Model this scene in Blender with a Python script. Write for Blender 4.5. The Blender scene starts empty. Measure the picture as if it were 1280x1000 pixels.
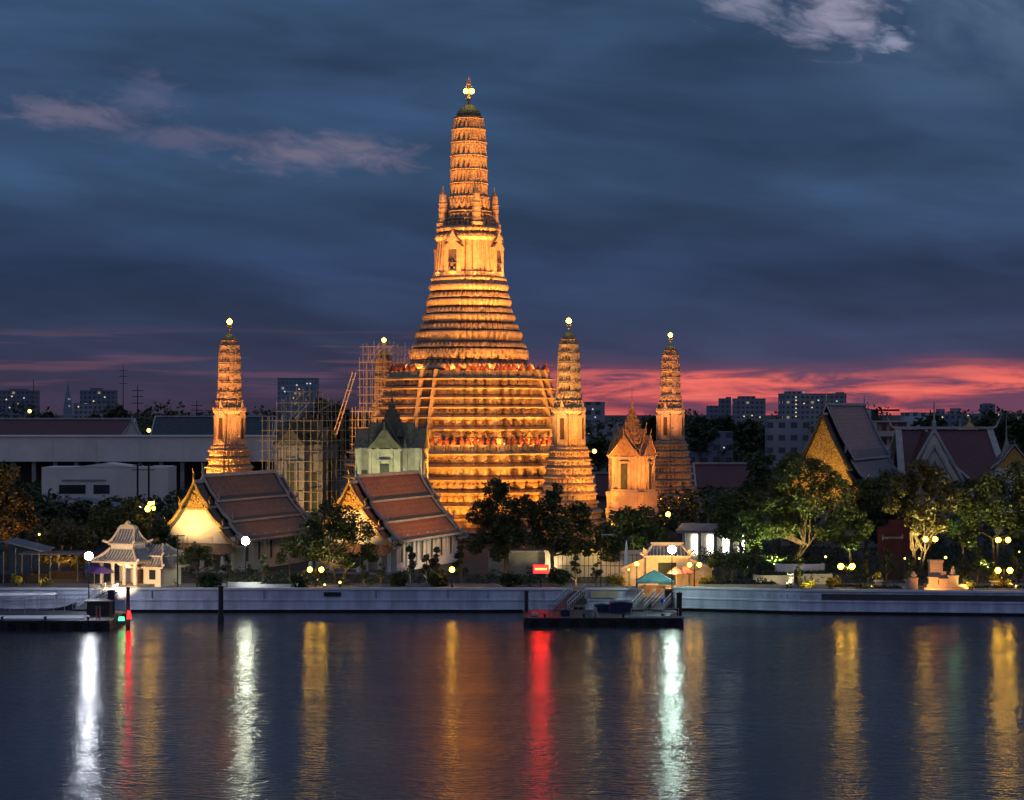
import bpy, math, random
import numpy as np
from mathutils import Vector, Matrix
R = math.radians
scene = bpy.context.scene
col = scene.collection

# ------------------------------------------------------------------ camera
FPX, CX, HY, CAMZ = 2563.0, 640.0, 515.0, 24.4      # focal length in photo pixels, centre column, horizon row, eye height
cam_d = bpy.data.cameras.new("camera"); cam = bpy.data.objects.new("camera", cam_d); col.objects.link(cam)
cam.location = (0, 0, CAMZ); cam.rotation_euler = (R(90), 0, 0)
cam_d.sensor_width = 36; cam_d.lens = 36 * FPX / 1280; cam_d.shift_y = (HY - 500) / 1280
cam_d.clip_start = 1; cam_d.clip_end = 30000
scene.camera = cam
def X(px, D): return (px - CX) * D / FPX
def Z(py, D): return CAMZ - (py - HY) * D / FPX

scene.render.engine = 'CYCLES'
scene.cycles.use_denoising = True
scene.cycles.sample_clamp_indirect = 5
scene.cycles.max_bounces = 5; scene.cycles.diffuse_bounces = 2; scene.cycles.glossy_bounces = 3
scene.cycles.caustics_reflective = False; scene.cycles.caustics_refractive = False
scene.view_settings.view_transform = 'Standard'; scene.view_settings.look = 'None'
scene.view_settings.exposure = 0; scene.view_settings.gamma = 1

# ------------------------------------------------------------------ node helper
class NT:
    def __init__(s, tree): s.t = tree; s.n = tree.nodes; s.l = tree.links
    def new(s, typ, **kw):
        n = s.n.new(typ)
        for k, v in kw.items(): setattr(n, k, v)
        return n
    def put(s, sock, v):
        if hasattr(v, 'is_output') or isinstance(v, bpy.types.NodeSocket): s.l.new(v, sock)
        else: sock.default_value = v
    def m(s, op, a, b=0.0, clamp=False):
        n = s.new('ShaderNodeMath', operation=op, use_clamp=clamp); s.put(n.inputs[0], a); s.put(n.inputs[1], b); return n.outputs[0]
    def add(s, a, b): return s.m('ADD', a, b)
    def sub(s, a, b): return s.m('SUBTRACT', a, b)
    def mul(s, a, b): return s.m('MULTIPLY', a, b)
    def ss(s, v, a, b, lo=0.0, hi=1.0):
        n = s.new('ShaderNodeMapRange', interpolation_type='SMOOTHSTEP')
        s.put(n.inputs[0], v)
        for i, x in enumerate((a, b, lo, hi)): n.inputs[i + 1].default_value = x
        return n.outputs[0]
    def xyz(s, x, y, z):
        n = s.new('ShaderNodeCombineXYZ'); s.put(n.inputs[0], x); s.put(n.inputs[1], y); s.put(n.inputs[2], z); return n.outputs[0]
    def sep(s, v):
        n = s.new('ShaderNodeSeparateXYZ'); s.l.new(v, n.inputs[0]); return n.outputs
    def noise(s, vec, scale=1.0, detail=3.0, rough=.5, dist=0.0):
        n = s.new('ShaderNodeTexNoise'); s.put(n.inputs['Vector'], vec)
        n.inputs['Scale'].default_value = scale; n.inputs['Detail'].default_value = detail
        n.inputs['Roughness'].default_value = rough; n.inputs['Distortion'].default_value = dist
        return n.outputs[0]
    def mix(s, f, a, b):
        n = s.new('ShaderNodeMix', data_type='RGBA'); s.put(n.inputs[0], f)
        s.put(n.inputs[6], a if not isinstance(a, tuple) else (*a, 1)); s.put(n.inputs[7], b if not isinstance(b, tuple) else (*b, 1)); return n.outputs[2]
    def ramp(s, f, stops):
        n = s.new('ShaderNodeValToRGB'); s.put(n.inputs[0], f); e = n.color_ramp.elements
        while len(e) < len(stops): e.new(.5)
        for q, (p, c) in zip(e, stops): q.position = p; q.color = (*c, 1)
        return n.outputs[0]

# ------------------------------------------------------------------ sky: dusk clouds by direction, a faint Nishita sky added
SUN_EL, SUN_AZ = R(-1.5), R(24)
world = bpy.data.worlds.new("World"); scene.world = world; world.use_nodes = True
w = NT(world.node_tree); w.n.clear()
tc = w.new('ShaderNodeTexCoord')
dx, dy, dz = w.sep(tc.outputs['Generated'])
az = w.m('ARCTAN2', dx, dy); el = w.m('ARCSINE', dz)
U = w.add(w.mul(az, FPX), 640.0)
V = w.sub(515.0, w.mul(el, FPX))
vec = lambda su, sv, o=0.0, tilt=0.0: w.xyz(w.mul(U, 1 / su), w.mul(w.sub(V, w.mul(U, tilt)), 1 / sv), o)
base = w.ramp(w.mul(w.add(V, 100.0), 1 / 640.0), [
    (0.0, (.042, .088, .175)), (.20, (.033, .070, .146)), (.40, (.028, .060, .130)), (.52, (.034, .074, .155)), (.68, (.022, .044, .106)),
    (.79, (.027, .044, .097)), (.86, (.036, .043, .092)), (.95, (.060, .045, .088)), (1.0, (.06, .04, .07))])
n1 = w.noise(vec(560, 130, 3.1, .10), 1, 4, .5, .3)
mot = w.ss(n1, .3, .72, .72, 1.32)
n1b = w.noise(vec(260, 60, 9.7, .09), 1, 5, .52, .5)
mot = w.mul(mot, w.ss(n1b, .28, .72, .86, 1.16))
sky = w.new('ShaderNodeVectorMath', operation='SCALE'); w.l.new(base, sky.inputs[0]); w.l.new(mot, sky.inputs['Scale']); sky = sky.outputs[0]
# bluer, lighter opening in the upper right
n2 = w.noise(vec(150, 75, 1.7, .3), 1, 5, .55, .4)
rb = w.mul(w.mul(w.ss(U, 900, 1250), w.ss(V, 190, 20)), w.ss(n2, .35, .65))
sky = w.mix(rb, sky, (.070, .125, .215))
# pale wisps
def wisp(sky, cx, cy, rx, ry, colr, st, seed, sc=60):
    a = w.mul(w.sub(U, cx), 1 / rx); b = w.mul(w.sub(V, cy), 1 / ry)
    d = w.m('SQRT', w.add(w.mul(a, a), w.mul(b, b)))
    nz = w.noise(vec(sc, sc * .42, seed, .15), 1, 6, .6, .6)
    d = w.add(d, w.mul(w.sub(nz, .5), 2.9))
    return w.mix(w.mul(w.ss(d, 1.3, -.15), st), sky, colr)
LP = (.27, .25, .37)
for a in ((400, 193, 110, 26, (.20, .165, .235), .75, 2.2), (240, 178, 95, 15, (.14, .125, .20), .5, 5.5), (100, 153, 100, 20, (.165, .15, .23), .7, 8.1),
          (190, 125, 45, 28, (.12, .12, .21), .6, 12.3), (930, 12, 50, 26, (.26, .27, .38), .75, 21.0, 55), (1040, 22, 62, 48, (.32, .31, .43), .85, 25.2, 50),
          (1085, 2, 80, 14, (.26, .27, .40), .75, 33.0, 50), (1112, 64, 27, 14, (.28, .30, .43), .9, 29.0, 30)):
    sky = wisp(sky, *a)
# afterglow along the horizon, strong at the right
n3 = w.noise(vec(170, 23, 4.4, -.012), 1, 6, .6, .5)
n4 = w.noise(vec(330, 26, 7.7, -.02), 1, 4, .5, .2)
top = w.add(V, w.mul(w.sub(n4, .5), 50))
right = w.ss(U, 560, 800)
glow = w.mul(w.mul(right, w.ss(top, 455, 476)), w.ss(n3, .60, .43))
pink = w.mix(w.ss(V, 470, 512), (.88, .150, .120), (.48, .080, .10))
pink = w.mix(w.ss(n3, .5, .3), pink, (.95, .19, .15))
sky = w.mix(w.mul(w.mul(right, w.ss(top, 442, 470)), .55), sky, (.20, .060, .105))
sky = w.mix(w.mul(glow, .93), sky, pink)
n5 = w.noise(vec(230, 13, 15.1, .01), 1, 4, .5, .2)
lg = w.mul(w.mul(w.ss(U, 700, 450), w.mul(w.ss(V, 405, 432), w.ss(V, 512, 470))), w.ss(n5, .5, .64))
sky = w.mix(w.mul(lg, .45), sky, (.17, .075, .115))
# unseen sky overhead and behind the viewer, brightened as added fill light
front = w.ss(dy, .35, -.3)
high = w.m('MAXIMUM', w.ss(el, .45, 1.05), w.mul(front, w.ss(el, -.02, .06)))
sky = w.mix(high, sky, (.150, .190, .33))
sky = w.mix(w.ss(el, -.01, -.05), sky, (.02, .02, .025))
nish = w.new('ShaderNodeTexSky', sky_type='NISHITA', sun_disc=False)
nish.sun_elevation = SUN_EL; nish.sun_rotation = SUN_AZ
ad = w.new('ShaderNodeVectorMath', operation='SCALE'); w.l.new(nish.outputs[0], ad.inputs[0]); ad.inputs['Scale'].default_value = .006
sm = w.new('ShaderNodeVectorMath', operation='ADD'); w.l.new(ad.outputs[0], sm.inputs[0]); w.l.new(sky, sm.inputs[1])
bg = w.new('ShaderNodeBackground'); w.l.new(sm.outputs[0], bg.inputs[0]); bg.inputs[1].default_value = 1.0
wo = w.new('ShaderNodeOutputWorld'); w.l.new(bg.outputs[0], wo.inputs[0])

sun_d = bpy.data.lights.new("sun", 'SUN'); sun_d.energy = .04; sun_d.angle = R(12); sun_d.color = (1, .5, .4)
sun = bpy.data.objects.new("sun", sun_d); col.objects.link(sun)
sun.rotation_euler = (R(88), 0, R(180 - 24)); sun.location = (200, 600, 200)

# ------------------------------------------------------------------ lamps that light the temple
SODIUM = (1.0, .39, .05); AMBER = (1.0, .60, .22); COOL = (.80, .95, 1.0); GREENISH = (1.0, .98, .55); WARMW = (1.0, .78, .42)
def aim(o, tgt):
    o.rotation_euler = (Vector(tgt) - Vector(o.location)).to_track_quat('-Z', 'Y').to_euler()
def spot(loc, tgt, L, colr, ang=70, rad=.4, blend=.6):
    """floodlight whose beam gives a white wall at the target about the radiance L"""
    d = bpy.data.lights.new("floodlight", 'SPOT'); dist = (Vector(tgt) - Vector(loc)).length
    d.energy = L * math.pi * dist * dist * 4 * math.pi; d.color = colr; d.spot_size = R(ang); d.spot_blend = blend; d.shadow_soft_size = rad
    o = bpy.data.objects.new("floodlight", d); col.objects.link(o); o.location = loc; aim(o, tgt); return o
def point(loc, L, dist, colr, rad=.25):
    d = bpy.data.lights.new("lamp_light", 'POINT'); d.energy = L * math.pi * dist * dist * 4 * math.pi; d.color = colr; d.shadow_soft_size = rad
    o = bpy.data.objects.new("lamp_light", d); col.objects.link(o); o.location = loc; return o

# ------------------------------------------------------------------ mesh helper
class MB:
    def __init__(s): s.v = []; s.f = []; s.mi = []
    def add(s, vs, fs, mi=0):
        b = len(s.v); s.v.extend([tuple(p) for p in vs]); s.f.extend([tuple(i + b for i in q) for q in fs]); s.mi.extend([mi] * len(fs)); return s
    def box(s, cx, cy, z0, sx, sy, h, rz=0, mi=0, tx=1, ty=1):
        c, n = math.cos(rz), math.sin(rz); vs = []
        for z, ax, ay in ((z0, 1, 1), (z0 + h, tx, ty)):
            for a, b in ((-1, -1), (1, -1), (1, 1), (-1, 1)):
                x, y = a * sx / 2 * ax, b * sy / 2 * ay; vs.append((cx + x * c - y * n, cy + x * n + y * c, z))
        return s.add(vs, [(3, 2, 1, 0), (4, 5, 6, 7), (0, 1, 5, 4), (1, 2, 6, 5), (2, 3, 7, 6), (3, 0, 4, 7)], mi)
    def tube(s, pts, r, seg=6, mi=0, r1=None):
        pts = [Vector(p) for p in pts]; n = len(pts); r1 = r if r1 is None else r1; vs = []
        for i, p in enumerate(pts):
            t = (pts[min(i + 1, n - 1)] - pts[max(i - 1, 0)]); t = t.normalized() if t.length > 1e-6 else Vector((0, 0, 1))
            a = t.cross(Vector((0, 0, 1)) if abs(t.z) < .9 else Vector((1, 0, 0))).normalized(); b = t.cross(a)
            rr = r + (r1 - r) * i / max(n - 1, 1)
            for k in range(seg):
                q = 2 * math.pi * k / seg; vs.append(p + a * (rr * math.cos(q)) + b * (rr * math.sin(q)))
        fs = [(i * seg + k, i * seg + (k + 1) % seg, (i + 1) * seg + (k + 1) % seg, (i + 1) * seg + k) for i in range(n - 1) for k in range(seg)]
        fs += [tuple(range(seg))[::-1], tuple((n - 1) * seg + k for k in range(seg))]
        return s.add(vs, fs, mi)
    def lathe(s, prof, seg=12, cx=0, cy=0, mi=0, rot=0, sy=1):
        vs = []
        for r, z in prof:
            for k in range(seg):
                q = 2 * math.pi * k / seg + rot; vs.append((cx + r * math.cos(q), cy + r * math.sin(q) * sy, z))
        n = len(prof)
        fs = [(i * seg + k, i * seg + (k + 1) % seg, (i + 1) * seg + (k + 1) % seg, (i + 1) * seg + k) for i in range(n - 1) for k in range(seg)]
        fs += [tuple(range(seg))[::-1], tuple((n - 1) * seg + k for k in range(seg))]
        return s.add(vs, fs, mi)
    def ball(s, c, r, seg=8, rings=6, mi=0, sz=1):
        return s.lathe([(max(r * math.sin(math.pi * i / rings), .001), c[2] - r * sz * math.cos(math.pi * i / rings)) for i in range(rings + 1)], seg, c[0], c[1], mi)
    def prism(s, pts, d, mi=0):
        """polygon of 3-D points swept along the vector d"""
        n = len(pts); d = Vector(d); a = [Vector(p) for p in pts]; vs = a + [p + d for p in a]
        return s.add(vs, [tuple(range(n))[::-1], tuple(range(n, 2 * n))] + [(i, (i + 1) % n, n + (i + 1) % n, n + i) for i in range(n)], mi)
    def quad(s, a, b, c, d, mi=0): return s.add([a, b, c, d], [(0, 1, 2, 3)], mi)
    def mesh(s, name, mats, smooth=False):
        me = bpy.data.meshes.new(name); me.from_pydata(s.v, [], s.f)
        for m in (mats if isinstance(mats, (list, tuple)) else [mats]): me.materials.append(m)
        me.polygons.foreach_set('material_index', s.mi)
        if smooth: me.polygons.foreach_set('use_smooth', [True] * len(s.f))
        me.update(); return me
    def build(s, name, mats, parent=None, loc=(0, 0, 0), rz=0, smooth=False):
        return put(name, s.mesh(name, mats, smooth), parent, loc, rz)
def put(name, me, parent=None, loc=(0, 0, 0), rz=0, sc=None):
    o = bpy.data.objects.new(name, me); col.objects.link(o); o.parent = parent; o.location = loc; o.rotation_euler = (0, 0, rz)
    if sc is not None: o.scale = (sc, sc, sc) if not isinstance(sc, tuple) else sc
    return o
def tag(o, label, cat, group=None):
    o['label'] = label; o['category'] = cat
    if group: o['group'] = group
    return o
def thing(name, label, cat, loc=(0, 0, 0), rz=0, group=None):
    o = bpy.data.objects.new(name, None); col.objects.link(o); o.location = loc; o.rotation_euler = (0, 0, rz); o.empty_display_size = .5
    return tag(o, label, cat, group)
def kind(o, k): o['kind'] = k; return o
def copy_tree(o, parent=None):
    c = o.copy(); col.objects.link(c); c.parent = parent
    for ch in [q for q in bpy.data.objects if q.parent == o]: copy_tree(ch, c)
    return c

# ------------------------------------------------------------------ materials
def mat(name, c, rough=.7, c2=None, scale=.6, bump=0.0, bscale=3.0, detail=5, spec=.3, metal=0.0, coord='Object', stretch=None):
    m = bpy.data.materials.new(name); m.use_nodes = True; t = NT(m.node_tree); b = t.n['Principled BSDF']
    b.inputs['Roughness'].default_value = rough; b.inputs['Specular IOR Level'].default_value = spec; b.inputs['Metallic'].default_value = metal
    v = t.new('ShaderNodeTexCoord').outputs[coord]
    if stretch:
        mp = t.new('ShaderNodeMapping'); t.l.new(v, mp.inputs[0]); mp.inputs['Scale'].default_value = stretch; v = mp.outputs[0]
    if c2 is not None:
        f = t.ss(t.noise(v, scale, detail, .6), .3, .7); t.l.new(t.mix(f, c, c2), b.inputs['Base Color'])
    else: b.inputs['Base Color'].default_value = (*c, 1)
    if bump:
        bn = t.new('ShaderNodeBump'); bn.inputs['Strength'].default_value = 1; bn.inputs['Distance'].default_value = bump
        t.l.new(t.noise(v, bscale, 4, .6), bn.inputs['Height']); t.l.new(bn.outputs[0], b.inputs['Normal'])
    return m
def glow(name, c, s):
    m = bpy.data.materials.new(name); m.use_nodes = True; b = m.node_tree.nodes['Principled BSDF']
    b.inputs['Base Color'].default_value = (.03, .03, .03, 1); b.inputs['Emission Color'].default_value = (*c, 1); b.inputs['Emission Strength'].default_value = s
    return m
def prang_mat(name, c1, c2, sp=1.0):
    m = bpy.data.materials.new(name); m.use_nodes = True; t = NT(m.node_tree); b = t.n['Principled BSDF']
    v = t.new('ShaderNodeTexCoord').outputs['Object']
    c = t.mix(t.ss(t.noise(v, .35, 5, .6), .3, .7), c1, c2)
    st = t.new('ShaderNodeMapping'); t.l.new(v, st.inputs[0]); st.inputs['Scale'].default_value = (1.4, 1.4, .18)
    c = t.mix(t.mul(t.ss(t.noise(st.outputs[0], 1, 4, .6), .52, .75), .45), c, (.16, .12, .09))       # rain streaks
    vo = t.new('ShaderNodeTexVoronoi'); t.l.new(v, vo.inputs['Vector']); vo.inputs['Scale'].default_value = 3.2 * sp
    hue = t.sep(vo.outputs['Color'])[0]
    tile = t.ramp(hue, [(0, (.10, .14, .08)), (.33, (.45, .36, .26)), (.6, (.30, .09, .05)), (.8, (.6, .55, .45)), (1, (.12, .10, .12))])
    c = t.mix(t.mul(t.ss(vo.outputs['Distance'], .42, .2), .8), c, tile)                             # porcelain mosaic
    t.l.new(c, b.inputs['Base Color']); b.inputs['Roughness'].default_value = .55
    bn = t.new('ShaderNodeBump'); bn.inputs['Distance'].default_value = .12
    t.l.new(t.add(t.noise(v, 2.2 * sp, 5, .65), t.mul(vo.outputs['Distance'], .6)), bn.inputs['Height']); t.l.new(bn.outputs[0], b.inputs['Normal'])
    return m
M = {}
M['prang'] = prang_mat('mosaic_stucco', (.52, .38, .22), (.38, .26, .14))
M['prang_small'] = prang_mat('mosaic_stucco_fine', (.48, .35, .20), (.34, .22, .12), 1.4)
M['prang_dark'] = mat('weathered_bronze', (.26, .23, .12), .45, (.12, .12, .07), 2, .05)
M['caps'] = mat('red_post_cap', (.42, .10, .04), .5, (.30, .08, .04), 2)
M['step'] = mat('worn_step', (.12, .10, .09), .8, (.07, .06, .06), 1, .05)
M['statue'] = mat('shaded_guardian', (.16, .11, .10), .45, (.07, .06, .09), 2.5, .05)  # shade of the terrace figure band put into the dark colour
M['cream'] = mat('cream_plaster', (.62, .55, .45), .8, (.50, .44, .36), .5, .02)
M['white'] = mat('white_plaster', (.66, .66, .66), .8, (.52, .53, .54), .35, .02)
M['warmwhite'] = mat('warm_white_plaster', (.74, .66, .59), .8, (.58, .52, .47), .12, .02)
M['ornament_shade'] = prang_mat('recess_shade_ornament', (.30, .12, .05), (.17, .07, .035), 1.6)  # rust tile colour, also painting shade into niches and under ledges
M['wallwhite'] = mat('river_wall_paint', (.54, .575, .68), .75, (.33, .36, .44), .55, .03, stretch=(1.3, 1.3, .35), detail=8)
M['darkconcrete'] = mat('dark_concrete', (.045, .045, .04), .8, (.025, .028, .022), .8, .05)  # dark concrete of the wall footing and joints
M['darkstone'] = mat('dark_plaque', (.075, .065, .07), .5, (.05, .045, .05), 2)
M['stone'] = mat('grey_stone', (.32, .30, .27), .8, (.22, .21, .19), .8, .05)
M['sand'] = mat('sandstone', (.52, .40, .28), .8, (.40, .30, .20), .9, .06)
M['gold'] = mat('gilt', (.75, .46, .12), .38, (.22, .10, .02), 4.5, .08, 5, metal=.35)
M['trim'] = mat('roof_trim', (.42, .40, .36), .7, (.30, .29, .27), .7)
M['border'] = mat('green_tile_border', (.03, .055, .05), .45, (.02, .03, .04), 1)
M['darkwood'] = mat('dark_wood', (.05, .035, .025), .7, (.03, .02, .015), 2)
M['black'] = mat('black_steel', (.015, .016, .02), .5, (.025, .025, .028), 2)
M['bluepost'] = mat('navy_steel', (.02, .03, .09), .45, (.015, .02, .05), 2)
M['steel'] = mat('galvanised', (.20, .21, .22), .5, (.12, .13, .14), 2, metal=.3)
M['railwhite'] = mat('white_rail', (.34, .35, .37), .6)
M['bamboo'] = mat('scaffold_bamboo', (.55, .42, .26), .7, (.38, .29, .18), 3)
M['glass'] = mat('dark_window', (.02, .022, .026), .15, spec=.6)
M['shutter'] = mat('green_shutter', (.08, .10, .06), .6, (.05, .06, .04), 2)
M['door'] = mat('brown_door', (.10, .05, .025), .6, (.06, .03, .02), 2)
M['bark'] = mat('bark', (.16, .11, .07), .9, (.08, .06, .045), 2, .08, 4)
def tiles(name, c1, c2, n=1.6):
    m = bpy.data.materials.new(name); m.use_nodes = True; t = NT(m.node_tree); b = t.n['Principled BSDF']
    v = t.new('ShaderNodeTexCoord').outputs['Object']; x, y, z = t.sep(v)
    c = t.mix(t.ss(t.noise(v, .45, 5, .65), .3, .7), c1, c2)
    row = t.m('FRACT', t.mul(z, n)); c = t.mix(t.mul(t.ss(row, .25, .0), .45), c, (.03, .02, .015))
    c = t.mix(t.mul(t.ss(t.noise(v, 2.6, 4, .65), .48, .66), .75), c, (c1[0] * 1.5, c1[1] * 1.4, c1[2] * 1.3))
    t.l.new(c, b.inputs['Base Color']); b.inputs['Roughness'].default_value = .45
    bn = t.new('ShaderNodeBump'); bn.inputs['Distance'].default_value = .06
    t.l.new(t.add(row, t.mul(t.m('SINE', t.mul(t.add(x, y), 14)), .3)), bn.inputs['Height']); t.l.new(bn.outputs[0], b.inputs['Normal'])
    return m
M['tile'] = tiles('orange_brown_tile', (.26, .105, .045), (.17, .075, .04))
M['tile_brown'] = tiles('grey_brown_tile', (.15, .095, .07), (.09, .06, .05))
M['tile_maroon'] = tiles('maroon_tile', (.10, .025, .025), (.07, .02, .025))
M['tile_grey'] = tiles('slate_violet_tile', (.10, .082, .092), (.065, .055, .065))
M['tile_china'] = tiles('grey_blue_tile', (.13, .13, .15), (.08, .08, .10), 2.2)
def leaf(name, c1, c2):
    m = bpy.data.materials.new(name); m.use_nodes = True; t = NT(m.node_tree); b = t.n['Principled BSDF']
    g = t.new('ShaderNodeNewGeometry'); v = t.new('ShaderNodeTexCoord').outputs['Object']
    f = t.m('ADD', t.mul(g.outputs['Random Per Island'], .7), t.mul(t.noise(v, .5, 2), .4), True)
    c = t.mix(f, c1, c2); t.l.new(c, b.inputs['Base Color']); b.inputs['Roughness'].default_value = .5
    tr = t.new('ShaderNodeBsdfTranslucent'); t.l.new(c, tr.inputs[0])
    mx = t.new('ShaderNodeMixShader'); mx.inputs[0].default_value = .25
    t.l.new(b.outputs[0], mx.inputs[1]); t.l.new(tr.outputs[0], mx.inputs[2]); t.l.new(mx.outputs[0], t.n['Material Output'].inputs[0])
    return m
M['leaf'] = leaf('leaf_dark', (.022, .036, .012), (.060, .078, .022))
M['leaf_mid'] = leaf('leaf_mid', (.035, .055, .015), (.095, .115, .03))
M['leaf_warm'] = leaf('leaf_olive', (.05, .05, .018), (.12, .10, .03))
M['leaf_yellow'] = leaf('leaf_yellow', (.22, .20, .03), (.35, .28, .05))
M['grass'] = mat('ground_cover', (.03, .045, .015), .9, (.05, .06, .025), 1.2, .1)
M['lamp_white'] = glow('lamp_white', (.86, .90, 1.0), 180)
M['lamp_green'] = glow('lamp_greenwhite', (.70, 1.0, .85), 185)
M['lamp_day'] = glow('lamp_daylight', (.93, 1.0, .74), 130)
M['lamp_amber'] = glow('lamp_amber', (1.0, .50, .020), 40)
M['lamp_top'] = glow('lamp_finial', (1.0, .75, .035), 26)
M['lamp_small'] = glow('lamp_small', (1.0, .72, .16), 5)
M['tube_white'] = glow('tube_white', (.95, 1.0, .92), 9)
M['win_warm'] = glow('lit_window', (1.0, .78, .42), 1.1)
M['win_cool'] = glow('lit_window_cool', (.75, .95, 1.0), .9)
M['led_red'] = glow('led_red', (1.0, .003, .003), 32)
M['led_text'] = glow('led_text', (1.0, .42, .04), 8)
M['led_green'] = glow('led_green', (.05, 1.0, .25), 5)
M['teal'] = mat('teal_canvas', (.05, .12, .125), .8, (.08, .19, .20), 1)
M['canvas'] = mat('white_canvas', (.75, .76, .74), .8)
M['bluecloth'] = mat('blue_tarp', (.03, .04, .35), .7)
M['purple'] = mat('purple_cloth', (.10, .04, .22), .8, (.06, .03, .14), 2)
M['pinkcloth'] = mat('pink_cloth', (.45, .14, .14), .8, (.35, .10, .10), 2)
M['banner'] = mat('orange_banner', (.75, .45, .2), .7, (.45, .22, .10), 1.5)
M['yellow'] = mat('yellow_paint', (.60, .45, .05), .6)
M['signred'] = mat('dark_red_board', (.07, .008, .012), .6, (.045, .006, .010), 1)

# ================================================================== SETTING
def front(px):                                   # distance of the river wall front at a photo column
    return np.interp(px, [-400, 800, 842, 1000, 1500], [250, 250, 252.5, 248.2, 243.5])
GZ = 2.5
wm = bpy.data.materials.new('river_water'); wm.use_nodes = True; t = NT(wm.node_tree); b = t.n['Principled BSDF']
v = t.new('ShaderNodeTexCoord').outputs['Object']
b.inputs['Base Color'].default_value = (.034, .030, .034, 1); b.inputs['IOR'].default_value = 1.33; b.inputs['Specular IOR Level'].default_value = .5
mp = t.new('ShaderNodeMapping'); t.l.new(v, mp.inputs[0]); mp.inputs['Scale'].default_value = (.95, 2.4, 1)
na = t.noise(mp.outputs[0], 1.0, 3, .5, .3); nb = t.noise(mp.outputs[0], .13, 3, .5, .6)
mp2 = t.new('ShaderNodeMapping'); t.l.new(v, mp2.inputs[0]); mp2.inputs['Scale'].default_value = (.010, .055, 1)
slick = t.ss(t.noise(mp2.outputs[0], 1, 4, .55, .5), .38, .66)
t.l.new(t.add(.14, t.mul(slick, .05)), b.inputs['Roughness'])
bn = t.new('ShaderNodeBump'); bn.inputs['Distance'].default_value = .10; t.l.new(t.add(.6, t.mul(slick, .4)), bn.inputs['Strength'])
t.l.new(t.add(na, t.mul(nb, .9)), bn.inputs['Height']); t.l.new(bn.outputs[0], b.inputs['Normal'])
mb = MB(); mb.quad((-2500, -60, 0), (2500, -60, 0), (2500, 256, 0), (-2500, 256, 0)); kind(mb.build('river', wm), 'structure')

gm = mat('city_ground', (.06, .058, .055), .9, (.035, .04, .03), .04, .05)
mb = MB(); fr = [(X(p, front(p)), front(p) + .45) for p in (-400, 800, 842, 1000, 1500)]
pts = [(-9000, 250.45)] + fr + [(9000, 243.95), (9000, 14000), (-9000, 14000)]
mb.prism([(x, y, GZ - 1.5) for x, y in pts], (0, 0, 1.5)); kind(mb.build('ground', gm), 'structure')
pv = mat('promenade_paving', (.20, .19, .175), .8, (.14, .13, .12), .5, .02)
mb = MB(); mb.prism([(-180, 250.6, GZ - .2)] + [(x, y + .15, GZ - .2) for x, y in fr[1:4]] + [(180, 243.9, GZ - .2), (180, 262, GZ - .2), (-180, 262, GZ - .2)], (0, 0, .204)); kind(mb.build('promenade', pv), 'structure')

def river_wall(label, p0, p1, plaque=None, rows=None):
    root = thing('river_wall', label, 'river wall', (X((p0 + p1) / 2, front((p0 + p1) / 2)), front((p0 + p1) / 2), 0))
    ox, oy = root.location.x, root.location.y
    ps = sorted({p0, p1, *[q for q in (842, 920, 1000) if p0 < q < p1]})
    prof = {'wall_panel': ('wallwhite', [(0, .30), (0, 1.36), (-.10, 1.40), (-.10, 1.56), (.02, 1.62), (.02, 2.70), (.40, 2.70), (.40, .30)]),
            'coping': ('white', [(-.14, 2.703), (-.14, 2.95), (.50, 2.95), (.50, 2.703)]), 'footing': ('darkconcrete', [(.22, -2), (.22, .297), (.40, .297), (.40, -2)]),
            'lower_ledge': ('wallwhite', [(-.22, .30), (-.22, .46), (-.003, .50), (-.003, .30)])}
    for nm, (mt, pr) in prof.items():
        mb = MB()
        for a, c in zip(ps[:-1], ps[1:]):
            va = [(X(a, front(a)) - ox, front(a) + o - oy, z) for o, z in pr]; vc = [(X(c, front(c)) - ox, front(c) + o - oy, z) for o, z in pr]
            n = len(pr); mb.add(va + vc, [tuple(range(n)), tuple(range(n, 2 * n))[::-1]] + [(i, n + i, n + (i + 1) % n, (i + 1) % n) for i in range(n)])
        mb.build(nm, M[mt], root)
    return root, ox, oy
rw, ox, oy = river_wall('long pale river wall along the left bank, ending at the dark dock opening', -60, 716)
mb = MB(); mb.box(X(415.5, 249.9) - ox, 249.86 - oy, 1.95, 2.1, .1, .5); mb.build('drain_opening', M['black'], rw)
for p_ in (70, 190, 330, 470, 560, 610, 680):
    mb = MB(); mb.box(X(p_, 249.9) - ox, 249.93 - oy, 1.66, .06, .08, 1.0); mb.build('joint', M['darkconcrete'], rw)
rw, ox, oy = river_wall('short pale river wall section behind the dark floating pier', 731, 803)
mb = MB(); mb.box(X(747, 249.9) - ox, 249.86 - oy, 1.75, 1.7, .05, .85); mb.build('plaque', M['sand'], rw)
mb = MB(); mb.box(X(764, 249.9) - ox, 249.86 - oy, 1.75, 1.6, .05, .85); mb.build('plaque', M['sand'], rw)
rw, ox, oy = river_wall('bluish white river wall with a dark plaque band at the right', 842, 1400)
mb = MB(); a, c = 1027, 1395
pr = [(-.06, 1.70), (-.06, 2.40), (.03, 2.40), (.03, 1.70)]
mb.add([(X(a, front(a)) - ox, front(a) + o - oy, z) for o, z in pr] + [(X(c, front(c)) - ox, front(c) + o - oy, z) for o, z in pr],
       [(0, 1, 2, 3), (7, 6, 5, 4), (0, 4, 5, 1), (1, 5, 6, 2), (2, 6, 7, 3), (3, 7, 4, 0)]); mb.build('plaque', M['darkstone'], rw)
mb = MB(); rnd = random.Random(4)                                   # worn relief lettering, unreadable in the photo
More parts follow.
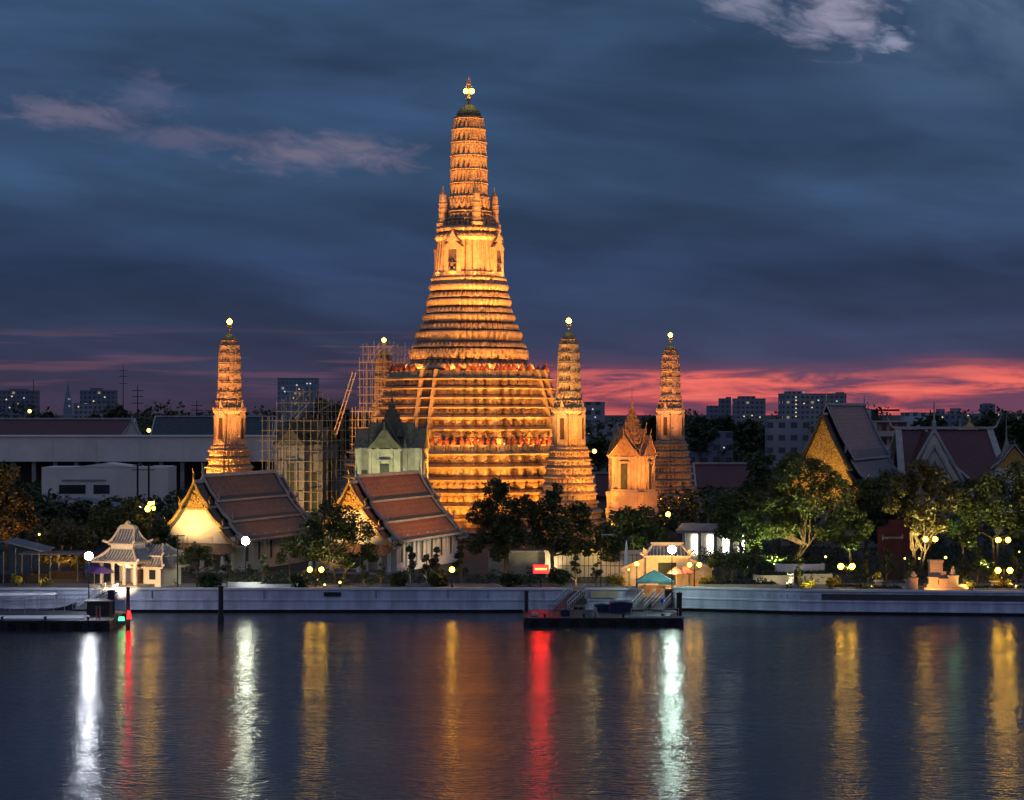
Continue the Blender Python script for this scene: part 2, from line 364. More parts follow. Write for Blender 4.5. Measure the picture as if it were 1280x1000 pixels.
for k in range(11):
    p = 936 + k * 8; q = front(p); mb.box(X(p, q) - ox, q - .02 - oy, 1.85, .10, .06, .42); mb.box(X(p + 2.6, q) - ox, q - .02 - oy, 2.15 if k % 2 else 1.85, .42, .06, .10)
    mb.box(X(p + 4.4, q) - ox, q - .02 - oy, 1.9, .09, .06, .2 + .18 * rnd.random())
mb.build('lettering', mat('relief_grey', (.40, .41, .44), .8), rw)

mb = MB()
for i in range(5): mb.box(X(723.5, 250), 250.9 - .35 * i, 1.0, 1.9, .35, 1.5 - .28 * i)
tag(mb.build('landing_steps', M['step']), 'dark steps in the gap of the river wall', 'steps')
mb = MB()
for i in range(6): mb.box(X(822.5, 250), 251.6 - .4 * i, .6, 3.9, .4, 1.9 - .28 * i)
tag(mb.build('landing_steps', M['step']), 'steps down to the pier below the teal canopy', 'steps')

# ================================================================== redented towers
def plan(steps):
    o = [(1, -steps[0][1]), ]
    q = []
    for i, (a, bb) in enumerate(steps): q.append((a, bb)); q.append((steps[i + 1][0], bb)) if i + 1 < len(steps) else None
    mir = [(y, x) for x, y in q[::-1]]
    octs = q + mir; out = []
    for k in range(4):
        c, s = [(1, 0), (0, 1), (-1, 0), (0, -1)][k]
        out += [(x * c - y * s, x * s + y * c) for x, y in octs]
    r = []
    for p in out:
        if not r or (abs(p[0] - r[-1][0]) + abs(p[1] - r[-1][1])) > 1e-6: r.append(p)
    return r
PL_BIG = plan([(1, .30), (.945, .42), (.885, .52), (.82, .61), (.75, .70), (.735, .735)])
PL_BODY = plan([(1, .34), (.90, .55), (.82, .68), (.76, .76)])
PR = R(-27)
def silh(pl): c, s = math.cos(PR), math.sin(PR); return max(abs(x * c - y * s) for x, y in pl)
K_BIG, K_BODY = silh(PL_BIG), silh(PL_BODY)

def pattern(style, u, L, t, amp, p):
    d = np.zeros_like(u)
    if style == 'torus': return d + amp * math.sin(math.pi * t)
    if style == 'flare': return d + amp * t
    n = np.maximum(np.round(L / p), 1); pe = L / n; ok = L > p * .55
    x = np.mod(u / pe, 1.0) - .5; ax = np.abs(x)
    if style == 'rib': d = np.where(ax < .27, amp, 0)
    elif style == 'arch': d = np.where((ax < .27) & (t > .12) & (t < .9 - ax * 1.2), -amp, 0)
    elif style == 'leaf': d = np.where(t < 1.05 - (2 * ax) ** 1.4 * .9, amp, -amp * .4)
    elif style == 'fig':
        d = np.where((x * x * 3.2 + (t - .78) ** 2 < .022) | ((t < .66) & (ax < .13 + .12 * abs(math.sin(t * 7)))) | ((abs(t - .60) < .08) & (ax < .36)), amp, 0)
    elif style == 'garland': d = amp * np.where(np.abs(t - .85 + .55 * (1 - (2 * ax) ** 2)) < .22, 1, np.where((ax < .1) & (t > .6), .8, 0))
    elif style == 'dent': d = np.where(ax < .25, amp, 0) * (1 if .1 < t < .95 else 0)
    return np.where(ok, d, 0)

def ring_mesh(name, pl, bands, du, dz, m, cap=True):
    """stack of rings of one redented plan; bands = (z0, z1, r0, r1, style, amp, pitch)"""
    rref = max(b_[2] for b_ in bands) * .8
    P, Nn, Uu, LL = [], [], [], []
    n = len(pl)
    for i in range(n):
        a = np.array(pl[i]); c = np.array(pl[(i + 1) % n]); e = c - a; L = np.hypot(*e); nr = np.array((e[1], -e[0])) / L
        k = max(1, int(math.ceil(L * rref / du)))
        for j in range(k):
            f = j / k; P.append(a + e * f)
            if j == 0:
                a0 = np.array(pl[i - 1]); e0 = a - a0; n0 = np.array((e0[1], -e0[0])) / np.hypot(*e0); Nn.append(nr + n0)
            else: Nn.append(nr)
            Uu.append(f * L); LL.append(L)
    P = np.array(P); Nn = np.array(Nn); Uu = np.array(Uu); LL = np.array(LL); N = len(P)
    rows = []; dark = []
    for (z0, z1, r0, r1, st, amp, p) in bands:
        h = z1 - z0; k = 1 if st in ('plain', 'dark') else (5 if st in ('torus', 'flare') else max(3, int(math.ceil(h / dz))))
        for j in range(k + 1):
            tt = j / k; r = r0 + (r1 - r0) * tt
            d = pattern(st, Uu * r, LL * r, tt, amp, p); xy = P * r + Nn * d[:, None]
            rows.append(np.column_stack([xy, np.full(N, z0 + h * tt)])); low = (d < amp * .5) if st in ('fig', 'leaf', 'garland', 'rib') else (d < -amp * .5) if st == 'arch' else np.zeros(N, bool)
            dark.append(np.ones(N, bool) if st == 'dark' else low & (LL * r > p * .55) & (tt > .04))  # dark bands paint the shade under each lip
    V_ = np.concatenate(rows); m_ = len(rows)
    i = np.arange(m_ - 1)[:, None] * N; k = np.arange(N)[None, :]; k2 = (k + 1) % N
    F = np.stack([i + k, i + k2, i + N + k2, i + N + k], -1).reshape(-1, 4)
    me = bpy.data.meshes.new(name); nf = len(F)
    me.vertices.add(len(V_)); me.vertices.foreach_set('co', V_.ravel())
    me.loops.add(nf * 4 + (N if cap else 0)); idx = F.ravel()
    if cap: idx = np.concatenate([idx, (m_ - 1) * N + np.arange(N)])
    me.loops.foreach_set('vertex_index', idx.astype(np.int32))
    me.polygons.add(nf + (1 if cap else 0)); me.polygons.foreach_set('loop_start', (np.arange(nf + (1 if cap else 0)) * 4).astype(np.int32))
    me.update(calc_edges=True); me.materials.append(m); me.materials.append(M['ornament_shade'])
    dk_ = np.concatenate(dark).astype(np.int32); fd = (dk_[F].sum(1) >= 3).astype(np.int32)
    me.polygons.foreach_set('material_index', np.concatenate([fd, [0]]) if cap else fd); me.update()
    return me
def stack(z0, z1, r0, r1, pats, over=.4, amp=.16):
    """tiers: a patterned wall under a projecting lip, from z0 to z1"""
    B = []; n = len(pats); h = (z1 - z0) / n
    for i, (st, p) in enumerate(pats):
        ra = r0 + (r1 - r0) * i / n; rb = r0 + (r1 - r0) * (i + 1) / n; a = z0 + h * i
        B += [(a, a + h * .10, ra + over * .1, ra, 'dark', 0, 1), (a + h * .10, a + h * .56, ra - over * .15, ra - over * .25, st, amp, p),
              (a + h * .56, a + h * .66, ra - over * .2, ra + over * .35, 'plain', 0, 1), (a + h * .66, a + h * .86, ra + over * .45, ra + over * .35, 'torus', over * .35, 1),
              (a + h * .86, a + h, ra + over * .15, max(rb + over * .1, ra - over * .5), 'plain', 0, 1)]
    return B

SC = 366 / FPX
zc = lambda y: CAMZ + (515 - y) * SC
PC = (X(586, 366), 366.0)
tower = thing('temple_tower', 'huge tiered temple tower, orange floodlit, tallest of all the towers', 'temple tower', (*PC, GZ), PR)
def up(bands, k): return [(a - GZ, b2 - GZ, r * SC / k, s * SC / k, st, am, p) for a, b2, r, s, st, am, p in bands]
# lower platform, up to the second terrace
ZT2, ZT1 = zc(561), zc(472)
BA = stack(GZ, ZT2, 156, 141, [('rib', 1.6), ('fig', 1.7), ('arch', 1.8), ('fig', 1.6), ('leaf', 1.2), ('dent', .9), ('garland', 1.8)], over=3.0, amp=.24)
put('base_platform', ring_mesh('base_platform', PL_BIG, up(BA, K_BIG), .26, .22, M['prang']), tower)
BB = [(ZT2, zc(547), 120, 119, 'arch', .3, 2.2)] + stack(zc(547), zc(518), 120, 113, [('garland', 1.6), ('fig', 1.7), ], over=2.2, amp=.22) + \
     stack(zc(518), ZT1, 112, 101.5, [('leaf', 1.1), ('rib', .8), ('dent', .9), ('leaf', 1.0)], over=2.2, amp=.20)
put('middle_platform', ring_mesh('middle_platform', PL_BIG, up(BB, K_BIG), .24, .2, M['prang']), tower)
BC = [(ZT1, zc(463), 73, 73, 'dark', 0, 1), (zc(463), zc(461.5), 74, 81, 'plain', 0, 1), (zc(461.5), zc(455.5), 82, 81, 'leaf', .10, .9), (zc(455.5), zc(450), 72, 71, 'fig', .5, 1.3),
      (zc(450), zc(437.5), 75, 74, 'garland', .18, 1.2), (zc(437.5), zc(435), 68, 68, 'dark', 0, 1), (zc(435), zc(429.5), 72, 71, 'leaf', .12, .8), (zc(429.5), zc(427), 65, 65, 'dark', 0, 1),
      (zc(427), zc(415), 65, 67, 'torus', .18, 1), (zc(415), zc(413), 60, 60, 'dark', 0, 1), (zc(413), zc(406), 62.5, 62, 'leaf', .14, .8), (zc(406), zc(403.5), 56, 56, 'dark', 0, 1),
      (zc(403.5), zc(394), 56, 58, 'torus', .2, 1), (zc(394), zc(392), 52, 52, 'dark', 0, 1), (zc(392), zc(386), 55, 54, 'leaf', .14, .8), (zc(386), zc(384), 50, 50, 'dark', 0, 1),
      (zc(384), zc(375), 51, 53, 'torus', .2, 1), (zc(375), zc(373), 47, 47, 'dark', 0, 1), (zc(373), zc(367), 51, 50, 'leaf', .13, .8), (zc(367), zc(364.5), 46, 46, 'dark', 0, 1),
      (zc(364.5), zc(356), 48, 49, 'torus', .2, 1), (zc(356), zc(352), 46, 46, 'plain', 0, 1)]
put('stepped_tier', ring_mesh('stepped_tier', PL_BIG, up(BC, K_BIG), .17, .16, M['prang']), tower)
BD = [(zc(352), zc(347), 46.5, 45.5, 'torus', .2, 1), (zc(347), zc(341), 45, 44, 'dent', .14, .7), (zc(341), zc(302), 42.5, 39.0, 'rib', .16, 1.1), (zc(302), zc(299), 40.5, 41.5, 'plain', 0, 1),
      (zc(299), zc(294), 42, 41.5, 'leaf', .14, .7), (zc(294), zc(291), 38, 38, 'plain', 0, 1), (zc(291), zc(286), 39, 40, 'torus', .15, 1), (zc(286), zc(284), 39, 36, 'plain', 0, 1),
      (zc(284), zc(276), 31.5, 31, 'fig', .35, 1.0), (zc(276), zc(274), 32, 32, 'plain', 0, 1), (zc(274), zc(266), 28, 27.5, 'fig', .35, 1.0), (zc(266), zc(264), 29, 28.5, 'plain', 0, 1), (zc(264), zc(248), 25.5, 25, 'garland', .22, 1.0), (zc(248), zc(246), 26, 25, 'plain', 0, 1)]
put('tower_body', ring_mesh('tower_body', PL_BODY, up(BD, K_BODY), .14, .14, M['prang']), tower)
BE = []
ys = [246, 229, 212, 195, 178, 162, 147]; hw = [23.6, 23.4, 23.0, 22.6, 22.0, 20.8, 17.8]
for i in range(6):
    a, c = zc(ys[i]), zc(ys[i + 1]); BE += [(a, a + (c - a) * .86, hw[i], hw[i] + (hw[i + 1] - hw[i]) * .8, 'arch', .42, .85), (a + (c - a) * .86, a + (c - a) * .9, hw[i] - .8, hw[i + 1] - .6, 'dark', 0, 1), (a + (c - a) * .9, c, hw[i + 1] + .9, hw[i + 1] + .7, 'plain', 0, 1)]
put('spire', ring_mesh('spire', PL_BODY, up(BE, K_BODY), .10, .10, M['prang']), tower)
cap = [(zc(147), zc(144), 15.5, 15.0, 'plain', 0, 1)] + [(zc(144 - 14 * q / 6), zc(144 - 14 * (q + 1) / 6), 15 * math.cos(q / 6 * 1.42), 15 * math.cos((q + 1) / 6 * 1.42), 'rib', .12, .6) for q in range(6)]
put('lotus_cap', ring_mesh('lotus_cap', PL_BODY, up(cap, K_BODY), .10, .2, M['prang_dark']), tower)
def finial(parent, z0, H, lamps, s=1.0, mt='gold'):
    mb = MB(); mb.lathe([(.28 * s, z0), (.14 * s, z0 + H * .12), (.42 * s, z0 + H * .2), (.2 * s, z0 + H * .26), (.08 * s, z0 + H * .34), (.07 * s, z0 + H * .9), (.01, z0 + H)], 8)
    for j, zz in enumerate((.36, .52, .68)):
        r = (.75 - .2 * j) * s
        for k in range(4):
            q = k * math.pi / 2 + PR; c, n = math.cos(q), math.sin(q)
            mb.tube([(0, 0, z0 + H * zz), (c * r * .8, n * r * .8, z0 + H * (zz + .02)), (c * r, n * r, z0 + H * (zz + .09)), (c * r * .85, n * r * .85, z0 + H * (zz + .2))], .09 * s, 5, 0, .02)
    f = mb.build('finial', M[mt], parent)
    for (x, z, r) in lamps:
        mb = MB(); mb.ball((0, 0, 0), r, 10, 6); mb.build('lamp', M['lamp_top'], f, (x * math.cos(-PR), x * math.sin(-PR), z))
    return f
finial(tower, zc(131) - GZ, 37 * SC, [(-.5, zc(114) - GZ, .45), (.55, zc(114) - GZ, .45)], 1.15)
# four corner turrets on the tower body
mb = MB(); zt = zc(284) - GZ
mb.lathe([(1.15, zt), (1.2, zt + .5), (.95, zt + .6), (.92, zt + 1.1), (.78, zt + 1.2), (.70, zt + 4.8), (.60, zt + 5.6), (.3, zt + 6.2), (.1, zt + 6.6), (.04, zt + 7.2)], 8)
for zz in (1.2, 2.1, 3.0, 3.9): mb.lathe([(.84, zt + zz), (.84, zt + zz + .14)], 8)
tm = mb.mesh('turret', M['prang'])
rr = 33 * SC / K_BODY * .82
for sx, sy in ((1, 1), (1, -1), (-1, 1), (-1, -1)): put('turret', tm, tower, (sx * rr * .92, sy * rr * .92, 0))
# porches with a niche on the four sides of the tower body
def niche(z0, z1, w2, r, dep, roof, fs=1.0):
    mb = MB(); h = z1 - z0
    mb.box(0, -r, z0, w2 * 2.0, dep, h * .14); mb.box(-w2 * .72, -r, z0 + h * .14, w2 * .5, dep * .9, h * .52); mb.box(w2 * .72, -r, z0 + h * .14, w2 * .5, dep * .9, h * .52)
    mb.box(0, -r, z0 + h * .66, w2 * 2.1, dep, h * .05)
    for s_, zb, k in ((1.0, .71, 1.0), (.72, .84, .93)):
        mb.prism([(-w2 * 1.1 * s_, -r - dep * .5 * k, z0 + h * zb), (w2 * 1.1 * s_, -r - dep * .5 * k, z0 + h * zb), (w2 * .5 * s_, -r - dep * .5 * k, z0 + h * (zb + roof * .4)), (0, -r - dep * .5 * k, z0 + h * (zb + roof)), (-w2 * .5 * s_, -r - dep * .5 * k, z0 + h * (zb + roof * .4))], (0, dep * k * .97, 0))
    return mb.mesh('niche', M['prang']), [(-w2 * .42, -r - dep * .30, z0 + h * .145), (w2 * .42, -r - dep * .30, z0 + h * .145), (w2 * .42, -r - dep * .30, z0 + h * .655), (-w2 * .42, -r - dep * .30, z0 + h * .655)]
def statue_mesh(h):
    mb = MB(); mb.box(0, 0, 0, h * .5, h * .3, h * .08)
    for sx in (-1, 1): mb.tube([(sx * h * .16, 0, h * .08), (sx * h * .2, -h * .06, h * .28), (sx * h * .07, 0, h * .45)], h * .075, 6)
    mb.lathe([(h * .13, h * .40), (h * .16, h * .52), (h * .19, h * .66), (h * .10, h * .72), (h * .06, h * .76)], 8, sy=.7)
    mb.ball((0, 0, h * .81), h * .085, 8, 6); mb.lathe([(h * .085, h * .85), (h * .05, h * .92), (h * .01, h * 1.02)], 6)
    for sx in (-1, 1): mb.tube([(sx * h * .17, 0, h * .68), (sx * h * .32, -h * .03, h * .66), (sx * h * .30, 0, h * .90)], h * .055, 5)
    return mb
nm, dk = niche(zc(349) - GZ, zc(296) - GZ, 1.75, 40.5 * SC / K_BODY + .1, 1.1, .26)
nst = statue_mesh(2.3).mesh('figure', M['statue'])
for k in range(4):
    o = put('niche', nm, tower, (0, 0, 0), k * math.pi / 2)
    mb = MB(); mb.prism(dk, (0, .06, 0)); mb.build('niche_shade', M['statue'], o)  # dark panel painting the shade inside the niche
    f_ = put('figure', nst, o, (0, -40.5 * SC / K_BODY - .62, zc(349) - GZ + 7.6 * .145))
# balustrades, posts and guardian figures on the two terraces
def along(pl, r, pitch):
    out = []
    for i in range(len(pl)):
        a = Vector(pl[i]) * r; c = Vector(pl[(i + 1) % len(pl)]) * r; L = (c - a).length; n = int(round(L / pitch))
        nr = Vector(((c - a).y, -(c - a).x)).normalized()
        for j in range(max(n, 0)): out.append((a + (c - a) * ((j + .5) / n), math.atan2(nr.y, nr.x)))
    return out
mb = MB(); mb.box(0, 0, 0, .75, .6, .95); mb.box(0, 0, .95, .95, .75, .14); pm0 = None
mb.lathe([(.42, 1.09), (.50, 1.35), (.40, 1.7), (.18, 1.95), (.13, 2.1), (.02, 2.45)], 8, 0, 0, 1); pm = mb.mesh('baluster_post', [M['prang'], M['caps']])
gs = statue_mesh(2.0).mesh('guardian_statue', M['statue'])
def facing(q): return math.cos(q + PR) * -.0 + math.sin(q + PR) < .35
for zt, r, rs in ((ZT2, 141, 126), (ZT1, 101, 77)):
    rm = r * SC / K_BIG
    put('balustrade', ring_mesh('balustrade', PL_BIG, [(zt - GZ - .3, zt - GZ - .05, rm + .3, rm + .35, 'plain', 0, 1), (zt - GZ - .05, zt - GZ + .85, rm, rm, 'arch', .12, 1.5), (zt - GZ + .85, zt - GZ + 1.05, rm + .12, rm + .12, 'plain', 0, 1), (zt - GZ + 1.05, zt - GZ + 1.06, rm - .35, rm - .35, 'plain', 0, 1), (zt - GZ + 1.06, zt - GZ - .1, rm - .36, rm - .36, 'plain', 0, 1)], .2, .15, M['prang'], False), tower)
    ps = [q for q in along(PL_BIG, rm, 1.75) if math.sin(q[1] + PR) < .5 and min(abs(q[0].x), abs(q[0].y)) > 1.7]
    for p, q in ps: put('baluster_post', pm, tower, (p.x * .99, p.y * .99, zt - GZ), q + math.pi / 2)
    for p, q in [q for q in along(PL_BIG, rs * SC / K_BIG, 1.5 if zt == ZT1 else 2.3) if math.sin(q[1] + PR) < .3 and min(abs(q[0].x), abs(q[0].y)) > 1.6]:
        put('guardian_statue', gs, tower, (p.x, p.y, zt - GZ), q + math.pi / 2, random.Random(int(p.x * 99)).uniform(.9, 1.15))
# stairways up the four faces, in two flights
def flight(z0, z1, r0, r1, w2, nsteps):
    st = MB(); n = nsteps
    for i in range(n):
        f = i / n; y = -(r0 + (r1 - r0) * f); st.box(0, y + (r0 - r1) / n * .5, z0, w2 * 2, (r0 - r1) / n * 1.0, (z1 - z0) * (i + 1) / n)
    rl = MB()
    for sx in (-1, 1):
        x = sx * (w2 + .30)
        rl.prism([(x - .28, -r0 - .5, z0), (x - .28, -r0 - .5, z0 + 1.2), (x - .28, -r1 - .4, z1 + 1.25), (x - .28, -r1 + 1.5, z1 + 1.25), (x - .28, -r1 + 1.5, z0)], (.56, 0, 0))
    return st.mesh('stair_flight', M['step']), rl.mesh('stair_rail', M['prang'])
for (z0, z1, ra, rb, w2, n) in ((GZ, ZT2, 174, 143, 1.15, 36), (ZT2, ZT1, 127, 103, 1.05, 32)):
    a, c = flight(z0 - GZ, z1 - GZ, ra * SC / K_BIG, rb * SC / K_BIG, w2, n)
    for k in range(4):
        if k == 2: continue
        o = put('stair_flight', a, tower, (0, 0, 0), k * math.pi / 2); put('stair_rail', c, o)

# ------------------------------------------------------------------ satellite towers
def small_tower(label, px, D, lampy, sc=1.0):
    zs = lambda z: (z - GZ) * sc
    root = thing('small_temple_tower', label, 'temple tower', (X(px, D), D, GZ), PR, 'four slender corner towers')
    k = K_BODY; f = lambda L: [(a * sc, b_ * sc, c * sc / k, d * sc / k, st, am * sc, p * sc) for a, b_, c, d, st, am, p in L]
    if 'tw' not in small_tower.__dict__:
        A = stack(0, 6.5, 6.9, 4.7, [('fig', .8), ('fig', .8), ('fig', .75), ('fig', .75)], .42, .13) + stack(6.5, 16.0, 4.6, 3.0, [('fig', .75), ('leaf', .6), ('dent', .6), ('fig', .7), ('leaf', .5), ('dent', .5), ('leaf', .5)], .32, .11)
        Bd = [(16.0, 16.5, 3.0, 2.8, 'torus', .1, 1), (16.5, 21.6, 2.45, 2.3, 'rib', .10, .5), (21.6, 22.0, 2.4, 2.7, 'plain', 0, 1), (22, 22.7, 2.72, 2.7, 'leaf', .1, .5), (22.7, 23.6, 2.3, 2.2, 'fig', .22, .6), (23.6, 23.8, 2.4, 2.3, 'plain', 0, 1), (23.8, 25.2, 2.05, 2.0, 'garland', .14, .6)]
        S = []; zz = [25.2, 26.9, 28.5, 30.0, 31.5, 32.7, 33.6]; hh = [1.9, 1.88, 1.85, 1.8, 1.72, 1.55, 1.2]
        for i in range(6):
            a, c = zz[i], zz[i + 1]; S += [(a, a + (c - a) * .86, hh[i], hh[i] + (hh[i + 1] - hh[i]) * .8, 'arch', .2, .46), (a + (c - a) * .86, a + (c - a) * .91, hh[i] - .08, hh[i + 1] - .06, 'dark', 0, 1), (a + (c - a) * .91, c, hh[i + 1] + .07, hh[i + 1] + .05, 'plain', 0, 1)]
        C_ = [(33.6 + 1.1 * q / 5, 33.6 + 1.1 * (q + 1) / 5, 1.05 * math.cos(q / 5 * 1.4), 1.05 * math.cos((q + 1) / 5 * 1.4), 'rib', .06, .4) for q in range(5)]
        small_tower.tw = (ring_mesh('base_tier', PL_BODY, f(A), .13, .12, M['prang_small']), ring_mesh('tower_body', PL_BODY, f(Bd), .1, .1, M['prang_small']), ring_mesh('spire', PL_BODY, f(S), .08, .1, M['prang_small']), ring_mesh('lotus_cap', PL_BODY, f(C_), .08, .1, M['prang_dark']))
        small_tower.nm = niche(16.6, 23.2, .85, 2.3 / k + .1, .55, .26)
    for nme, me in zip(('base_tier', 'tower_body', 'spire', 'lotus_cap'), small_tower.tw): put(nme, me, root)
    nm_, dk_ = small_tower.nm
    for q in range(4):
        o = put('niche', nm_, root, (0, 0, 0), q * math.pi / 2)
        if q != 2: mb = MB(); mb.prism(dk_, (0, .05, 0)); mb.build('niche_shade', M['door'], o)  # dark panel standing in for shade inside the niche
    finial(root, 34.6, Z(lampy, D) + .8 - GZ - 34.6, [(0, Z(lampy, D) - GZ, .42)], .62)
    return root
small_tower('slender floodlit tower standing alone behind the gilded gable hall', 287, 333, 402)
small_tower('slender floodlit tower touching the right flank of the main tower', 711, 327, 401)
small_tower('slender reddish tower beside the orange mondop, furthest right', 838, 388, 419)
small_tower('dim tower wrapped in scaffolding behind the main tower', 480, 418, 425)

# ================================================================== mondops (spired porches)
def mondop(label, px, D, hw, wing, z_wall0, z_wall1, z_gab, z_tip, wallm, roofm, rz=PR, group=None):
    r = thing('mondop', label, 'mondop', (X(px, D), D, GZ), rz, group)
    a, b_, g, tp = z_wall0 - GZ, z_wall1 - GZ, z_gab - GZ, z_tip - GZ
    mb = MB(); W = hw + wing
    for k, (s_, z0, z1) in enumerate(((1.25, 0, a * .30), (1.15, a * .30, a * .55), (1.2, a * .55, a * .66), (1.08, a * .66, a * .9), (1.16, a * .9, a))):
        s_ = 1 + (s_ - 1) * (1 if wing > 1 else .45)
        mb.box(0, 0, z0, W * 2 * s_, hw * 2 * s_, z1 - z0); mb.box(0, 0, z0, hw * 1.6 * s_, W * 2 * s_, (z1 - z0) * .995)
    mb.build('plinth', wallm, r)
    mb = MB(); h = b_ - a
    mb.box(0, 0, a, W * 1.9, hw * 1.6, h); mb.box(0, 0, a, hw * 1.5, W * 1.9, h * .99)
    for q in range(4):
        c, n = [(1, 0), (0, 1), (-1, 0), (0, -1)][q]
        for u in (-.72, -.34, .34, .72):
            x, y = u * hw, -W * .97; mb.box(x * c - y * n, x * n + y * c, a, .38, .38, h, q * math.pi / 2)
        x, y = 0, -W * .96; mb.box(x * c - y * n, x * n + y * c, b_ - .5, hw * 1.7, .5, .35, q * math.pi / 2)
        x, y = 0, -W * .96; mb.box(x * c - y * n, x * n + y * c, a, hw * 1.7, .6, .4, q * math.pi / 2)
    for sx in (-1, 1):
        for sy in (-1, 1): mb.box(sx * hw * .84, sy * hw * .84, a, .7, .7, h); mb.box(sx * hw * .84, sy * hw * .84, b_ - .4, .95, .95, .3)
    mb.build('wall', wallm, r)
    for q in range(4):
        mb = MB(); mb.box(0, -W * .975, a + .15, hw * .42, .35, h * .72); d = mb.build('doorway', M['shutter'], r, (0, 0, 0), q * math.pi / 2)
        mb = MB()
        for sx in (-1, 1): mb.box(sx * hw * .27, -W * .985, a + .1, .22, .5, h * .78)
        mb.box(0, -W * .985, a + h * .80, hw * .8, .5, .25); mb.build('door_frame', wallm, d)
    if wing > 1:
        for sx in (-1, 1):
            mb = MB(); mb.box(sx * (W * .72), -hw * .80, a + .5, wing * .45, .2, h * .6); mb.build('window', M['shutter'], r)
    mb = MB()
    for q in range(4):
        c, n = [(1, 0), (0, 1), (-1, 0), (0, -1)][q]; rot = lambda x, y, z: (x * c - y * n, x * n + y * c, z)
        for s_, yo, dz in ((1.0, 0, 0), (.70, .7 + wing * .6, (g - b_) * .30)):
            y = -W * (1.02) + yo; w2 = hw * (.98 if wing < 1 else .80) * s_
            mb.prism([rot(*p) for p in [(-w2, y, b_ + dz), (w2, y, b_ + dz), (w2 * .48, y, b_ + dz + (g - b_) * .42), (0, y, b_ + dz + (g - b_) * .95), (-w2 * .48, y, b_ + dz + (g - b_) * .42)]], Vector(rot(0, W * .9, 0)))
            for sx in (-1, 1):
                mb.tube([rot(sx * w2 * 1.05, y, b_ + dz - .1), rot(sx * w2 * .5, y - .1, b_ + dz + (g - b_) * .44), rot(0, y - .1, b_ + dz + (g - b_) * 1.0), rot(0, y - .35, b_ + dz + (g - b_) * 1.28)], .16, 5, 0, .06)
        mb.tube([rot(hw * .84, hw * .84, b_), rot(hw * .84, hw * .84, b_ + 1.6)], .38, 6, 0, .04)
    mb.build('gable_roof', roofm, r)
    mb = MB(); n = 7; z0 = b_ + (g - b_) * .55; z1 = z0 + (tp - z0) * .62
    for i in range(n):
        f = i / n; rr = hw * .64 * (1 - f) ** 1.05 + .2; zz = z0 + (z1 - z0) * f; dz = (z1 - z0) / n
        mb.box(0, 0, zz, rr * 2, rr * 2, dz * .5, 0); mb.box(0, 0, zz + dz * .5, rr * 1.75, rr * 1.75, dz * .5)
        for q in range(4):
            for u in (-.6, 0, .6):
                cc, nn = [(1, 0), (0, 1), (-1, 0), (0, -1)][q]; x, y = u * rr, -rr
                mb.tube([(x * cc - y * nn, x * nn + y * cc, zz + dz * .4), (x * cc - y * nn * .98, x * nn + y * cc * .98, zz + dz * 1.15)], .16 * (1 - f * .5), 4, 0, .03)
    mb.lathe([(.36, z1), (.42, z1 + .25), (.24, z1 + .6), (.14, z1 + (tp - z1) * .4), (.07, z1 + (tp - z1) * .45), (.05, tp)], 8)
    mb.build('tiered_spire', roofm, r)
    return r
M['palegreen'] = mat('pale_plaster_weathered', (.52, .48, .35), .8, (.36, .34, .24), .8, .05)
M['greenroof'] = mat('weathered_green_roof', (.19, .17, .11), .6, (.09, .09, .06), 1.5, .06)
M['sandroof'] = mat('mosaic_roof', (.42, .25, .12), .6, (.20, .13, .08), 1.8, .08)
mondop('pale greenish mondop with a thin spire before the left half of the main tower', 490, 334, 3.3, 2.2, 8.2, 18.6, 21.9, 28.5, M['palegreen'], M['greenroof'], R(-9))
mondop('orange lit mondop with a needle spire right of the main tower', 790, 350, 2.9, .35, 10.9, 17.0, 20.6, 28.4, M['sand'], M['sandroof'])
mondop('dark unlit mondop caged in bamboo scaffolding left of the main tower', 383, 381, 3.6, 1.6, 5.0, 18.4, 21.8, 26.6, M['stone'], M['greenroof'])

